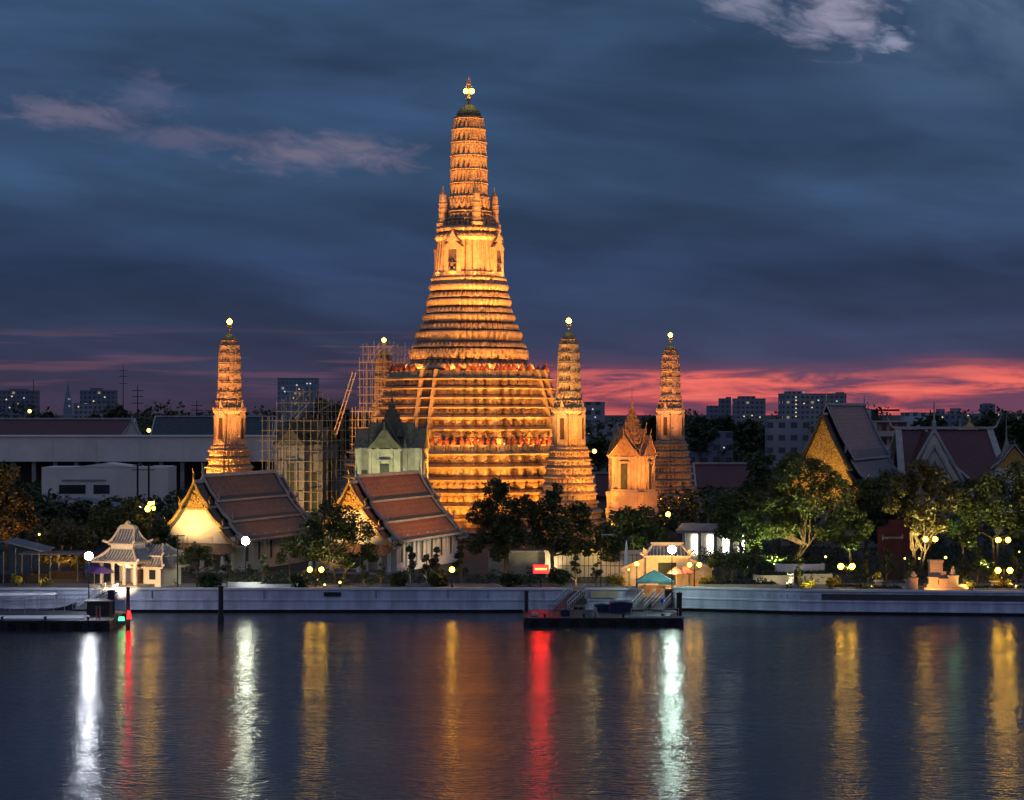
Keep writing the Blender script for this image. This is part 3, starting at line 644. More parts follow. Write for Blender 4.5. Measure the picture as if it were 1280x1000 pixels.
def scaffold(label, px, D, levels, rz, step=1.9, jit=.25, cx=0, seed=1):
    """levels = list of (z0, z1, half width x, half width y) boxes of poles and ledgers"""
    r = thing('scaffolding', label, 'scaffolding', (X(px, D), D, GZ), rz); rnd = random.Random(seed)
    st, lg, br = MB(), MB(), MB()
    for z0, z1, hx, hy in levels:
        nx, ny = max(1, int(round(hx * 2 / step))), max(1, int(round(hy * 2 / step)))
        ring = [(-hx + 2 * hx * i / nx, -hy) for i in range(nx)] + [(hx, -hy + 2 * hy * i / ny) for i in range(ny)] + [(hx - 2 * hx * i / nx, hy) for i in range(nx)] + [(-hx, hy - 2 * hy * i / ny) for i in range(ny)]
        for x, y in ring: st.tube([(x, y, z0), (x + rnd.uniform(-.1, .1), y, z1 + rnd.uniform(0, 1.3))], .07, 4)
        nz = max(1, int(round((z1 - z0) / 1.8)))
        for i in range(nz + 1):
            z = z0 + (z1 - z0) * i / nz
            for (xa, ya, xb, yb) in ((-hx, -hy, hx, -hy), (hx, -hy, hx, hy), (hx, hy, -hx, hy), (-hx, hy, -hx, -hy)):
                ex, ey = (xb - xa) / (abs(xb - xa) + abs(yb - ya)), (yb - ya) / (abs(xb - xa) + abs(yb - ya)); e0, e1 = rnd.uniform(.1, .8), rnd.uniform(.1, .8)
                lg.tube([(xa - ex * e0, ya - ey * e0, z + rnd.uniform(-jit, jit) * .3), (xb + ex * e1, yb + ey * e1, z + rnd.uniform(-jit, jit) * .3)], .062, 4)
            if i % 3 == 1: dk = MB(); dk.box(0, -hy + .5, z, hx * 1.9, .8, .06); dk.box(hx - .5, 0, z, .8, hy * 1.9, .05); dk.build('walk_board', M['darkwood'], r)
        for k in range(3):
            xa = rnd.uniform(-hx, hx * .3); br.tube([(xa, -hy - .08, z0), (xa + min(3.5, hx), -hy - .08, min(z1, z0 + 5))], .05, 4)
            br.tube([(hx + .08, -hy + rnd.uniform(0, hy), z0 + 2), (hx + .08, hy * .7, min(z1, z0 + 7))], .05, 4)
    st.build('standards', M['bamboo'], r); lg.build('ledgers', M['bamboo'], r); br.build('braces', M['bamboo'], r)
    return r
scaffold('bamboo scaffolding cage round the dark mondop, left of the main tower', 383, 381, [(0, 20.3, 6.0, 5.6), (20.3, 23.6, 4.0, 3.8), (23.6, 25.6, 2.2, 2.2)], PR, 1.5, seed=3)
sc_ = scaffold('narrow scaffolding tower round the dim back tower, left of the main tower', 480, 418, [(0, 12, 6.6, 6), (12, 22, 4.8, 4.6), (22, 32, 3.6, 3.5), (32, 35.2, 3.2, 3.0)], PR, 1.35, seed=8)
mb = MB(); mb.tube([(-12.5, -6.2, 6), (-5.0, -4, 30)], .12, 5); mb.tube([(-11.7, -6.2, 6), (-4.2, -4, 30)], .12, 5)
for i in range(11): mb.tube([(-12.3 + .7 * i, -6.2 + .2 * i, 6.5 + 2.2 * i), (-11.3 + .7 * i, -6.2 + .2 * i, 6.5 + 2.2 * i)], .07, 4)
mb.build('ladder', M['bamboo'], sc_)

# ================================================================== temple halls with tiered roofs
def chofa(p, s, dirx=0, diry=-1):
    x, y, z = p; return [(x, y, z), (x + dirx * .25 * s, y + diry * .25 * s, z + .5 * s), (x + dirx * .1 * s, y + diry * .1 * s, z + 1.0 * s), (x + dirx * .45 * s, y + diry * .45 * s, z + 1.6 * s)]
def hall(name, label, cat, loc, rz, L, prof, wall_h, wall_x, ext, nwin, tile, gable_m, panel_m, barge_m, trim_m, wall_m, group=None, ped=.55, porch=True, front_drop=.75):
    """ridge along +Y; gable front at y=0; prof = [(x, z, x2, z2), ...] roof tiers from the ridge down, right half"""
    r = thing(name, label, cat, loc, rz, group)
    def roof_part(y0, y1, dz, s):
        tl = MB()
        for i, (xa, za, xb, zb) in enumerate(prof):
            xa, xb, za, zb = xa * s, xb * s, za + dz, zb + dz
            for sx in (-1, 1):
                xm, zm = (xa + xb) / 2, (za + zb) / 2 - .10 * (xb - xa)
                a0 = y0 - .15 * i; a1 = y1 + .15 * i
                for (x0, z0, x1, z1) in ((xa, za, xm, zm), (xm, zm, xb, zb)):
                    for (ya, yb, k) in ((a0, a0 + .7, 1), (a0 + .7, a1 - .7, 0), (a1 - .7, a1, 1)):
                        tl.prism([(sx * x0, ya, z0), (sx * x1, ya, z1), (sx * x1, ya, z1 - .16), (sx * x0, ya, z0 - .16)], (0, yb - ya, 0), k)
                tl.prism([(sx * xb * 1.0, a0 - .02, zb + .05), (sx * (xb + .10), a0 - .02, zb + .02), (sx * (xb + .10), a0 - .02, zb - .26), (sx * xb, a0 - .02, zb - .24)], (0, a1 - a0 + .04, 0), 2)
                e = .84; xe, ze = xa + (xb - xa) * e, za + (zb - za) * e
                tl.prism([(sx * xe, a0 + .7, ze + .02), (sx * xb, a0 + .7, zb + .03), (sx * xb, a0 + .7, zb - .05), (sx * xe, a0 + .7, ze - .06)], (0, a1 - a0 - 1.4, 0), 1)
        return tl
    zr = prof[0][1]
    mats = [tile, M['border'], trim_m]
    for (y0, y1, dz, s) in ((ext, L - ext, 0, 1.0), (0, ext + .3, -front_drop, .965), (L - ext - .3, L, -front_drop, .965)):
        ro = roof_part(y0, y1, dz, s).build('roof', mats, r)
        mb = MB(); mb.prism([(-.28, y0, zr + dz - .1), (.28, y0, zr + dz - .1), (.14, y0, zr + dz + .34), (-.14, y0, zr + dz + .34)], (0, y1 - y0, 0)); mb.build('ridge', trim_m, ro)
        ends = ([y0] if y0 < L / 2 else []) + ([y1] if y1 > L / 2 else [])
        for ye in ends:
            sg = -1 if ye == y0 else 1; mb = MB()
            for i, (xa, za, xb, zb) in enumerate(prof):
                xa, xb, za, zb = xa * s, xb * s, za + dz, zb + dz; yy = ye + sg * (.15 * i + .05)
                for sx in (-1, 1):
                    xm, zm = (xa + xb) / 2, (za + zb) / 2 - .10 * (xb - xa)
                    mb.prism([(sx * xa, yy, za + .32), (sx * xm, yy, zm + .30), (sx * (xb + .15), yy, zb + .28), (sx * (xb + .15), yy, zb - .18), (sx * xm, yy, zm - .2), (sx * xa, yy, za - .2)], (0, sg * .22, 0))
                    mb.tube(chofa((sx * (xb + .12), yy, zb), .85, sx, 0), .17, 5, 0, .03)
            mb.tube(chofa((0, ye + sg * .1, zr + dz + .1), 1.15, 0, sg), .2, 5, 0, .04)
            mb.build('bargeboard', barge_m if (sg == -1 and dz < 0) else trim_m, ro)
    # gable ends
    zb = prof[-1][3] - front_drop; xb = prof[-1][2] * .965
    def outline(y, lo, inset):
        pts = []
        for xa, za, xc, zc_ in prof: pts += [(xa * .965, za - front_drop - inset), ((xa + xc) / 2 * .965, (za + zc_) / 2 - front_drop - inset - .1 * (xc - xa)), (xc * .965 - inset * .8, zc_ - front_drop - inset)]
        pts = [(x, z) for x, z in pts if z >= lo]
        if pts[-1][1] > lo + .3:
            for xa, za, xc, zc_ in prof:
                za, zc_ = za - front_drop - inset, zc_ - front_drop - inset
                if zc_ <= lo <= za: pts.append(((xa + (xc - xa) * (za - lo) / (za - zc_)) * .965 - inset * .5, lo))
        return [(x, y, z) for x, z in pts] + [(-x, y, z) for x, z in pts[::-1] if x > .05]
    for y, dy in ((.9, .25), (L - .9, -.25)):
        mb = MB(); mb.prism(outline(y, zb, .25), (0, dy, 0)); g = mb.build('gable_panel', panel_m, r)
        zp = zb + (zr - zb) * ped; mb = MB(); o = outline(y - math.copysign(.16, dy), zp, .35); mb.prism(o, (0, dy * .6, 0))
        xs = max(p[0] for p in o); mb.box(0, y - math.copysign(.12, dy), zp - .3, xs * 2.05, .35, .28)
        rn = random.Random(3)
        for q in range(26):
            zz = rn.uniform(zp + .2, zr - 1.6); hw_ = xs * (1 - (zz - zp) / (zr - zp)) * .8; xx = rn.uniform(-hw_, hw_)
            mb.ball((xx, y - math.copysign(.18, dy), zz), .20, 6, 4)
        mb.build('pediment', gable_m, g)
    # walls, windows, columns
    mb = MB(); mb.box(0, L / 2, 0, wall_x * 2, L - 2 * ext, wall_h); mb.box(0, L / 2, 0, wall_x * 2 + .5, L - 2 * ext + .5, .5)
    for i in range(nwin + 1):
        y = ext + (L - 2 * ext) * i / nwin
        for sx in (-1, 1): mb.box(sx * (wall_x + .12), y, .5, .3, .4, wall_h - .5)
    mb.build('wall', wall_m, r)
    for i in range(nwin):
        y = ext + (L - 2 * ext) * (i + .5) / nwin
        for sx in (-1, 1):
            mb = MB(); mb.box(sx * (wall_x + .02), y, wall_h * .26, .12, .85, wall_h * .5); wd = mb.build('window', M['shutter'], r)
            if sx > 0:
                mb = MB()
                for d in (-.5, .5): mb.box(wall_x + .06, y + d, wall_h * .24, .2, .14, wall_h * .54)
                mb.box(wall_x + .06, y, wall_h * .78, .2, 1.3, .18); mb.build('window_frame', wall_m, wd)
    if porch:
        for y in (.9, L - .9):
            for x in (-wall_x * .92, -wall_x * .34, wall_x * .34, wall_x * .92):
                mb = MB(); mb.lathe([(.46, 0), (.46, .3), (.36, .4), (.33, wall_h - .4), (.46, wall_h - .2), (.46, zb + .1)], 8, x, y + (.2 if y < 2 else -.2)); mb.build('column', wall_m, r)
        mb = MB(); mb.box(0, .4, 0, wall_x * 2.2, ext + 2, .28); mb.box(0, -.8, 0, wall_x * 1.2, 1.2, .15); mb.build('porch_floor', M['stone'], r)
        mb = MB(); mb.box(0, ext - .08, .3, 1.6, .2, wall_h * .72); mb.build('door', M['door'], r)
        mb = MB(); mb.prism([(-xb * .98, .6, zb + .15), (xb * .98, .6, zb + .15), (xb * .98, -1.9, zb - 1.15), (-xb * .98, -1.9, zb - 1.15)], (0, 0, .16)); mb.build('apron_roof', mats[0], r)
        for x in (-wall_x * .9, -wall_x * .35, wall_x * .35, wall_x * .9):
            mb = MB(); mb.box(x, -1.5, 0, .45, .45, zb - 1.05); mb.build('porch_post', wall_m, r)
    return r
TP = [(0, 13.0, 2.1, 9.7), (1.95, 9.5, 4.3, 6.9), (4.15, 6.7, 6.7, 4.35)]
HR = R(-20)
hall('temple_hall', 'temple hall whose broad cream gable is brightly lit, behind the striped pavilion', 'temple hall', (X(243, 281), 281, GZ), HR, 27, TP, 5.0, 5.7, 2.6, 6, M['tile_brown'], M['gold'], M['cream'], M['gold'], M['trim'], M['cream'], 'pair of halls with tiered roofs')
hall('temple_hall', 'temple hall with orange tiled roof and white side wall, behind the leafy tree', 'temple hall', (X(437, 279), 279, GZ), HR, 27, TP, 5.0, 5.7, 2.6, 6, M['tile'], M['gold'], M['cream'], M['gold'], M['trim'], M['white'], 'pair of halls with tiered roofs')
# the two big halls at the right
BP = [(0, 24.0, 4.4, 15.2), (4.1, 14.9, 6.6, 11.6), (6.3, 11.3, 8.4, 9.2)]
hall('ordination_hall', 'tall dark roofed hall with a glowing gilded gable above the right trees', 'temple hall', (X(1028, 330), 330, GZ), R(-22), 34, [(a, b_ - .9, c, d - .9) for a, b_, c, d in BP], 9.0, 7.3, 3, 7, M['tile_grey'], M['gold'], M['gold'], M['darkwood'], M['trim'], M['stone'], None, .3, False, 1.6)
def cross_hall():
    D = 400; r = thing('cross_gabled_hall', 'white trimmed maroon roofed hall with a pale pointed front gable, far right', 'temple hall', (X(1180, D), D, GZ), R(2)); s = D / FPX
    zr, ze, hx, hy = Z(537, D) - GZ, Z(598, D) - GZ, 60 * s, 8.0
    rf = MB()
    for sy in (-1, 1): rf.prism([(-hx, 0, zr), (hx, 0, zr), (hx, sy * hy, ze), (-hx, sy * hy, ze)], (0, 0, -.3))
    ro = rf.build('roof', M['tile_maroon'], r)
    mb = MB()
    for sx in (-1, 1):
        for sy in (-1, 1): mb.prism([(sx * (hx - 1.0), 0, zr + .35), (sx * (hx + .2), 0, zr + .35), (sx * (hx + 1.4), sy * hy, ze + .35), (sx * hx, sy * hy, ze + .35)], (0, 0, -.7))
        mb.tube([(sx * (hx - .5), 0, zr), (sx * (hx + .9), 0, zr + .6), (sx * (hx + 1.9), 0, zr + 2.6)], .4, 6, 0, .06)
    mb.box(0, 0, zr + .1, hx * 2, .8, .5); mb.build('roof_trim', M['trim'], ro)
    gx = (1152 - 1180) * s; gw = 5.2
    mb = MB(); mb.prism([(gx - gw, -hy - 2, ze - .5), (gx + gw, -hy - 2, ze - .5), (gx + gw * .42, -hy - 2, ze + 4.4), (gx, -hy - 2, zr - .2), (gx - gw * .42, -hy - 2, ze + 4.4)], (0, .5, 0)); g = mb.build('gable_panel', M['cream'], r)
    mb = MB()
    for k, o in ((1.12, 0), (.78, -.25), (.5, -.4)):
        for sx in (-1, 1): mb.tube([(gx + sx * gw * k, -hy - 2.1 + o, ze - .5), (gx + sx * gw * k * .45, -hy - 2.1 + o, ze - .5 + (zr - ze) * k * .52), (gx, -hy - 2.1 + o, ze + (zr - ze) * (k * .9))], .32, 5)
    mb.lathe([(.5, zr - .6), (.42, zr + 1.5), (.2, zr + 2), (.12, zr + 5.4)], 6, gx, -hy - 2); mb.build('gable_moulding', M['trim'], g)
    mb = MB()
    for sx in (-1, 1): mb.prism([(gx, -hy - 1.6, zr - .3), (gx + sx * gw * .45, -hy - 1.6, ze + 4.2), (gx + sx * gw * 1.05, -hy - 1.6, ze - .4), (gx + sx * gw * 1.05, -2, ze + .3), (gx, 0, zr - .3)][::sx], (0, 0, -.25))
    mb.build('porch_roof', M['tile_maroon'], r)
    mb = MB(); mb.tube([(gx + .4, -1.5, zr - .1), (gx + 4.2, -hy * .6, ze + 3.4), (gx + 7.2, -hy - .1, ze + .2)], .32, 5); mb.build('valley_trim', M['trim'], r)
    mb = MB(); mb.box(0, 0, 0, hx * 1.9, hy * 1.75, ze + .2); mb.box(gx + 9, -hy - 1, 0, 9.5, 3, ze - 1.2); mb.build('wall', M['white'], r)
    for i in range(7): mb = MB(); mb.box(gx + 5.4 + 1.3 * i, -hy - 2.52, ze - 3.6, .6, .1, 1.4); mb.build('window', M['glass'], r)
    mb = MB(); mb.prism([(gx + 7, -hy - 6, ze - 4.0), (gx + 12.5, -hy - 6, ze - 4.0), (gx + 9.6, -hy - 3, ze - 2.6)], (0, 0, -.3)); mb.build('eave_roof', M['tile_maroon'], r)
cross_hall()
def small_hall(label, px, D, ytop, w, h, tile, rz=0):
    r = thing('small_shrine_hall', label, 'shrine hall', (X(px, D), D, GZ), rz); zt = Z(ytop, D) - GZ
    mb = MB(); mb.box(0, 4, 0, w * 1.7, 8, zt - h); mb.build('wall', M['cream'], r)
    mb = MB()
    for sx in (-1, 1): mb.prism([(0, -.5, zt), (sx * w, -.5, zt - h), (sx * w, -.5, zt - h - .25), (0, -.5, zt - .25)], (0, 9.5, 0))
    mb.build('roof', tile, r)
    mb = MB(); mb.prism([(-w * .82, 0, zt - h), (w * .82, 0, zt - h), (0, 0, zt - .5)], (0, .3, 0)); mb.build('gable_panel', M['gold'], r)
    mb = MB()
    for sx in (-1, 1): mb.tube([(sx * w * 1.05, -.6, zt - h - .1), (sx * w * .5, -.6, zt - h * .58), (0, -.6, zt + .1), (0, -.9, zt + 1)], .2, 5, 0, .06)
    mb.build('bargeboard', M['trim'], r); return r
small_hall('small shrine hall with a golden gable at the far right edge', 1268, 370, 556, 4.0, 4.2, M['tile_maroon'], R(-8))

def spire_pagoda(label, px, D, ytop, ybase, r0, m):
    r = thing('spired_pagoda', label, 'pagoda', (X(px, D), D, GZ)); zt, zb = Z(ytop, D) - GZ, Z(ybase, D) - GZ
    mb = MB(); mb.box(0, 0, 0, r0 * 2.6, r0 * 2.6, max(zb, .3)); mb.build('base', M['white'], r)
    h = zt - zb; mb = MB(); mb.lathe([(r0, zb), (r0 * 1.1, zb + h * .06), (r0 * .85, zb + h * .12), (r0 * .8, zb + h * .26), (r0 * .42, zb + h * .42), (r0 * .2, zb + h * .55), (r0 * .12, zb + h * .6), (.03, zt)], 12); mb.build('spire', m, r)
spire_pagoda('golden spire rising behind the ridge of the maroon roofed hall', 1212, 460, 517, 545, 2.6, M['gold'])
spire_pagoda('grey needle pagoda standing beside the maroon roofed hall, far right', 1258, 372, 520, 590, 1.5, M['stone'])
spire_pagoda('short white spike between ridge end and golden spire', 1200, 455, 524, 545, .7, M['white'])

# ================================================================== Chinese pavilions
def ribbed_roof(parent, hx, hy, z0, z1, rx, ry, loc=(0, 0), rz=0, name='roof', flare=.35):
    """hipped roof with pale ribs: eave half sizes hx, hy at z0, top half sizes rx, ry at z1"""
    mb = MB(); N = 6
    def prof(f): k = 1 - (1 - f) ** 1.0; return k
    lv = [(1 - f ** .8, z0 + (z1 - z0) * f ** 1.35) for f in [i / N for i in range(N + 1)]]
    rings = [((rx + (hx - rx) * k), (ry + (hy - ry) * k), z) for k, z in lv]
    for (ax, ay, az_), (bx, by, bz) in zip(rings[:-1], rings[1:]):
        A = [(-ax, -ay, az_), (ax, -ay, az_), (ax, ay, az_), (-ax, ay, az_)]; B = [(-bx, -by, bz), (bx, -by, bz), (bx, by, bz), (-bx, by, bz)]
        for i in range(4): mb.quad(A[i], A[(i + 1) % 4], B[(i + 1) % 4], B[i])
    mb.add([(-rx, -ry, z1), (rx, -ry, z1), (rx, ry, z1), (-rx, ry, z1)], [(0, 1, 2, 3)]); mb.add([(-hx, -hy, z0), (hx, -hy, z0), (hx, hy, z0), (-hx, hy, z0)], [(3, 2, 1, 0)])
    for side in range(4):
        h, v, rh, rv = (hx, hy, rx, ry) if side % 2 == 0 else (hy, hx, ry, rx); c, n = [(1, 0), (0, 1), (-1, 0), (0, -1)][side]
        m_ = max(4, int(h * 2 / .42))
        for i in range(m_ + 1):
            u = -1 + 2 * i / m_; pts = []
            for k, z in lv: 
                hh = rh + (h - rh) * k; vv = rv + (v - rv) * k; x = u * h
                if abs(x) > hh + .01 and len(pts) > 0: break
                x = max(-hh, min(hh, x)); y = -vv; pts.append((x * c - y * n, x * n + y * c, z + .05))
            if len(pts) > 1: mb.tube(pts, .085, 4, 1)
    for sx in (-1, 1):
        for sy in (-1, 1): mb.tube([(sx * (hx + .45), sy * (hy + .45), z0 + flare), (sx * hx, sy * hy, z0 + .12)] + [(sx * a, sy * b_, z + .15) for a, b_, z in rings[1:]], .16, 5, 2)
    mb.box(0, 0, z0 - .22, hx * 1.96, hy * 1.96, .2, 0, 2)
    return mb.build(name, [M['tile_china'], M['trim'], M['china_trim']], parent, (*loc, 0), rz)
M['china_trim'] = mat('pinkish_trim', (.60, .46, .34), .7, (.48, .36, .26), 2)
def columns(parent, pts, h, r, m):
    for x, y in pts: mb = MB(); mb.box(x, y, 0, r * 2.6, r * 2.6, .3); mb.lathe([(r, .3), (r, h - .3), (r * 1.5, h)], 8, x, y); mb.build('column', m, parent)
def pavilion_left():
    D = 258; r = thing('chinese_pavilion', 'pavilion with striped ribbed roofs in two tiers by the left river wall', 'pavilion', (X(160, D), D, GZ), R(-24))
    mb = MB(); mb.box(0, 0, 0, 7.4, 6.6, .35); mb.build('floor_slab', M['stone'], r)
    columns(r, [(x, y) for x in (-2.5, -.85, .85, 2.5) for y in (-2.1, 2.1)], 3.1, .22, M['cream'])
    mb = MB(); mb.box(0, 2.3, .3, 5, .2, 2.8); mb.build('back_wall', M['cream'], r)
    ribbed_roof(r, 3.5, 3.1, 3.3, 4.7, 1.7, 1.4)
    mb = MB(); mb.box(0, 0, 4.6, 3.3, 2.7, .75); mb.build('clerestory', M['cream'], r)
    up_ = ribbed_roof(r, 1.9, 1.7, 5.45, 7.3, 1.1, .2, name='upper_roof')
    mb = MB(); mb.prism([(-1.5, -.3, 7.2), (-.9, -.3, 7.7), (-.35, -.3, 7.75), (0, -.3, 8.25), (.35, -.3, 7.75), (.9, -.3, 7.7), (1.5, -.3, 7.2)], (0, .6, 0)); mb.build('ridge_crest', M['china_trim'], up_)
    w_ = thing('chinese_annex', 'lower annex with grey tiled hipped roofs, right of the striped pavilion', 'pavilion', (X(196, D + 1.5), D + 1.5, GZ), R(-24))
    mb = MB(); mb.box(0, 0, 0, 4.2, 4.6, 2.7); mb.build('wall', M['cream'], w_)
    ribbed_roof(w_, 3.0, 3.2, 2.55, 3.7, 2.2, 2.2, name='lower_roof'); ribbed_roof(w_, 2.5, 2.5, 3.95, 5.1, 1.1, .3, name='upper_roof')
    mb = MB(); mb.box(.9, -2.32, .9, .9, .12, 1.2); mb.build('window', M['glass'], w_); mb = MB(); mb.box(-.9, -2.32, 0, .9, .12, 2.1); mb.build('door', M['door'], w_)
pavilion_left()
def pavilion_right():
    D = 259; r = thing('chinese_gate', 'ochre lit gate pavilion with ribbed roof behind the teal canopy', 'pavilion', (X(834, D), D, GZ), R(-4))
    mb = MB(); mb.box(0, 0, 0, 5.6, 4.2, .25); mb.build('floor_slab', M['stone'], r)
    mb = MB()
    for sx in (-1, 1): mb.box(sx * 1.9, 0, .25, 1.5, 3.4, 3.5)
    mb.box(0, 0, 3.0, 2.4, 3.4, .75); mb.build('wall', M['sand'], r)
    mb = MB(); mb.box(0, .6, .25, 2.3, .2, 2.75); mb.build('door', M['shutter'], r)
    ribbed_roof(r, 3.0, 2.2, 3.9, 5.0, 1.9, .35)
    mb = MB(); mb.box(0, 0, 5.0, 4.2, .5, .45)
    for sx in (-1, 1): mb.prism([(sx * 2.6, -1.9, 3.95), (sx * 3.1, -1.9, 3.95), (sx * 3.0, -1.9, 4.9), (sx * 2.5, -1.9, 4.5)], (0, .4, 0))
    mb.build('ridge_crest', M['china_trim'], r)
    for sx in (-1, 1):
        mb = MB(); mb.prism([(sx * 2.7, -1.2, 0), (sx * 5.6, -1.2, 0), (sx * 5.6, -1.2, 2.1), (sx * 2.7, -1.2, 3.3)], (0, .5, 0)); wg = mb.build('wing_wall', M['sand'], r)
        mb = MB(); mb.prism([(sx * 2.7, -1.35, 3.303), (sx * 5.8, -1.35, 2.0), (sx * 5.8, -1.35, 2.3), (sx * 2.7, -1.35, 3.6)], (0, .8, 0)); mb.build('coping', M['china_trim'], wg)
        mb = MB(); mb.box(sx * 4.0, -1.23, .9, 1.3, .06, 1.1); mb.build('carved_panel', M['china_trim'], wg)
pavilion_right()

# ================================================================== trees and plants
def leaves(lumps, n, size, seed, shell=.45):
    """leaf quads scattered through the lumps (x, y, z, r, squash), denser to the outside"""
    rg = np.random.default_rng(seed); L = np.array(lumps, float); w_ = L[:, 3] ** 2; w_ /= w_.sum()
    idx = rg.choice(len(L), n, p=w_); c = L[idx]
    d = rg.normal(size=(n, 3)); d /= np.linalg.norm(d, axis=1)[:, None]
    rad = c[:, 3] * (shell + (1 - shell) * rg.random(n) ** .6) * rg.uniform(.85, 1.12, n)
    # clumping: pull the leaves toward twig centres
    tw = rg.normal(size=(n // 14 + 1, 3)) * .0; p = c[:, :3] + d * rad[:, None] * np.column_stack([np.ones(n), np.ones(n), c[:, 4]])
    k = n // 12; ctr = p[:k]; near = rg.integers(0, k, n); same = np.linalg.norm(ctr[near] - p, axis=1) < c[:, 3] * 1.1
    p = np.where((same & (rg.random(n) < .75))[:, None], ctr[near] + rg.normal(size=(n, 3)) * size * 1.1, p)
    a = rg.normal(size=(n, 3)); a[:, 2] *= .6; a /= np.linalg.norm(a, axis=1)[:, None]
    b_ = np.cross(a, rg.normal(size=(n, 3))); b_ /= np.linalg.norm(b_, axis=1)[:, None]
    s_ = (size * rg.uniform(.6, 1.3, n))[:, None]; a *= s_; b_ *= s_ * .55
    V_ = np.stack([p - a, p + b_, p + a * 1.0, p - b_], 1).reshape(-1, 3)
    me = bpy.data.meshes.new('crown'); me.vertices.add(n * 4); me.vertices.foreach_set('co', V_.ravel()); me.loops.add(n * 4)
    me.loops.foreach_set('vertex_index', np.arange(n * 4, dtype=np.int32)); me.polygons.add(n); me.polygons.foreach_set('loop_start', np.arange(0, n * 4, 4, dtype=np.int32))
    me.update(calc_edges=True); return me
def tree(label, x, y, lumps, trunk_h, r, n=5000, size=.30, m='leaf', seed=1, lean=0, z=GZ, name='tree', cat='tree', group=None, bark='bark', stems=1):
    """lumps in metres relative to the foot of the trunk"""
    t_ = thing(name, label, cat, (x, y, z), 0, group); rnd = random.Random(seed)
    me = leaves(lumps, n, size, seed); me.materials.append(M[m]); put('crown', me, t_)
    mb = MB()
    for k in range(stems):
        o = Vector((rnd.uniform(-.5, .5), rnd.uniform(-.4, .4), 0)) * (stems > 1); top = Vector((lean + o.x * 2, o.y * 2, trunk_h)); mid = Vector((lean * .3 + rnd.uniform(-.15, .15) + o.x * 1.2, o.y * 1.2, trunk_h * .5))
        mb.tube([o + Vector((0, 0, -.1)), o + Vector((0, 0, .25)), mid, top], r / stems ** .5 * 1.25, 8, 0, r / stems ** .5 * .75)
        for (lx, ly, lz, lr, sq) in (lumps[::6] if len(lumps) > 17 else lumps):
            if stems > 1 and rnd.random() < .4: continue
            e = Vector((lx, ly, lz)); q = top.lerp(e, .5) + Vector((rnd.uniform(-.4, .4), rnd.uniform(-.4, .4), -.1 * lr))
            mb.tube([top - Vector((0, 0, .15)), q, e, e + Vector((rnd.uniform(-.5, .5), rnd.uniform(-.5, .5), lr * .6))], r * .5 / stems ** .5, 5, 0, .03)
    mb.build('trunk', M[bark], t_); return t_
def ptree(label, px, ybase, D, lump_px, r=.3, n=5000, size=.30, m='leaf', seed=1, th=None, **kw):
    """crown lumps given as (px, py, radius px, depth offset m, squash) on the photograph's scale at distance D"""
    s = D / FPX; x0 = X(px, D); L0 = [(X(a, D) - x0, dy, Z(b_, D) - GZ, rr * s, q) for a, b_, rr, dy, q in lump_px]
    th = th or max(.6, min(l[2] - l[3] * .6 for l in L0)); rn = random.Random(seed * 7); L = []
    for (a, b_, c, r_, q) in L0:
        L.append((a, b_, c, r_ * .86, q))
        for _ in range(5):
            u = Vector((rn.gauss(0, 1), rn.gauss(0, 1), rn.gauss(0, .9))).normalized() * r_ * rn.uniform(.55, .95); L.append((a + u.x, b_ + u.y, c + u.z * q, r_ * rn.uniform(.28, .52), q * rn.uniform(.7, 1)))
    return tree(label, x0, D, L, th, r, n, size, m, seed, **kw)
g2 = 'large garden trees on the bank'
ptree('dark leaning crowned tree with a pale trunk before the main tower', 632, 735, 262, [(617, 612, 17, 0, 1.1), (603, 640, 20, 0, 1), (628, 640, 24, -.6, 1), (612, 668, 20, .4, 1), (640, 665, 24, 0, 1), (595, 680, 14, 0, 1.1), (655, 635, 16, .5, .9), (625, 690, 16, -1, .8)], .36, 6500, .26, 'leaf', 11, th=5.0, bark='bark')
ptree('dark spreading tree over the red sign, before the main tower', 690, 735, 266, [(668, 640, 18, 0, 1), (690, 628, 15, 0, 1.1), (700, 650, 24, -.5, 1), (722, 640, 17, 0, 1), (680, 672, 20, .5, .9), (712, 680, 20, 0, .9), (735, 662, 15, 0, 1), (738, 685, 12, .3, .9), (697, 612, 8, 0, 1.2)], .3, 6500, .26, 'leaf', 12, th=3.4)
ptree('rounded bushy green tree in front of the orange mondop', 790, 720, 288, [(785, 650, 20, 0, 1), (806, 648, 20, 0, 1), (770, 668, 18, 0, .9), (822, 668, 14, 0, 1), (796, 676, 18, -1, .8)], .25, 4200, .28, 'leaf_mid', 13)
ptree('small round green tree between the red sign and the flagged fence', 765, 725, 272, [(757, 668, 15, 0, 1), (772, 680, 14, 0, 1), (748, 684, 14, 0, .9), (762, 694, 12, -.6, .8)], .2, 2600, .26, 'leaf', 14)
ptree('dense leafy tree between the two temple halls, lit from below', 425, 728, 263, [(410, 650, 22, 0, 1), (432, 645, 20, 0, 1), (385, 668, 22, 0, .9), (452, 664, 22, -.6, .9), (418, 680, 26, -.8, .9), (392, 690, 18, 0, .8), (462, 690, 16, 0, .9), (372, 690, 12, .4, .9), (440, 700, 14, -1, .8)], .3, 8500, .22, 'leaf', 15, stems=3)
ptree('broad tree with a lit pale trunk at the centre of the right bank', 992, 690, 288, [(1000, 585, 22, 0, 1), (975, 600, 20, 0, 1), (1025, 595, 20, 0, 1), (1045, 615, 22, 0, 1), (960, 630, 22, -.5, .9), (1010, 628, 26, -1, .9), (1050, 650, 18, 0, .9), (945, 655, 16, 0, .8), (980, 660, 18, -1, .8), (1030, 668, 14, 0, .8), (960, 665, 15, -1, .8), (1005, 650, 22, 1.5, .9), (1045, 672, 13, .5, .8), (985, 625, 22, 1.5, 1)], .34, 14000, .25, 'leaf_mid', 16, lean=1.5, stems=3)
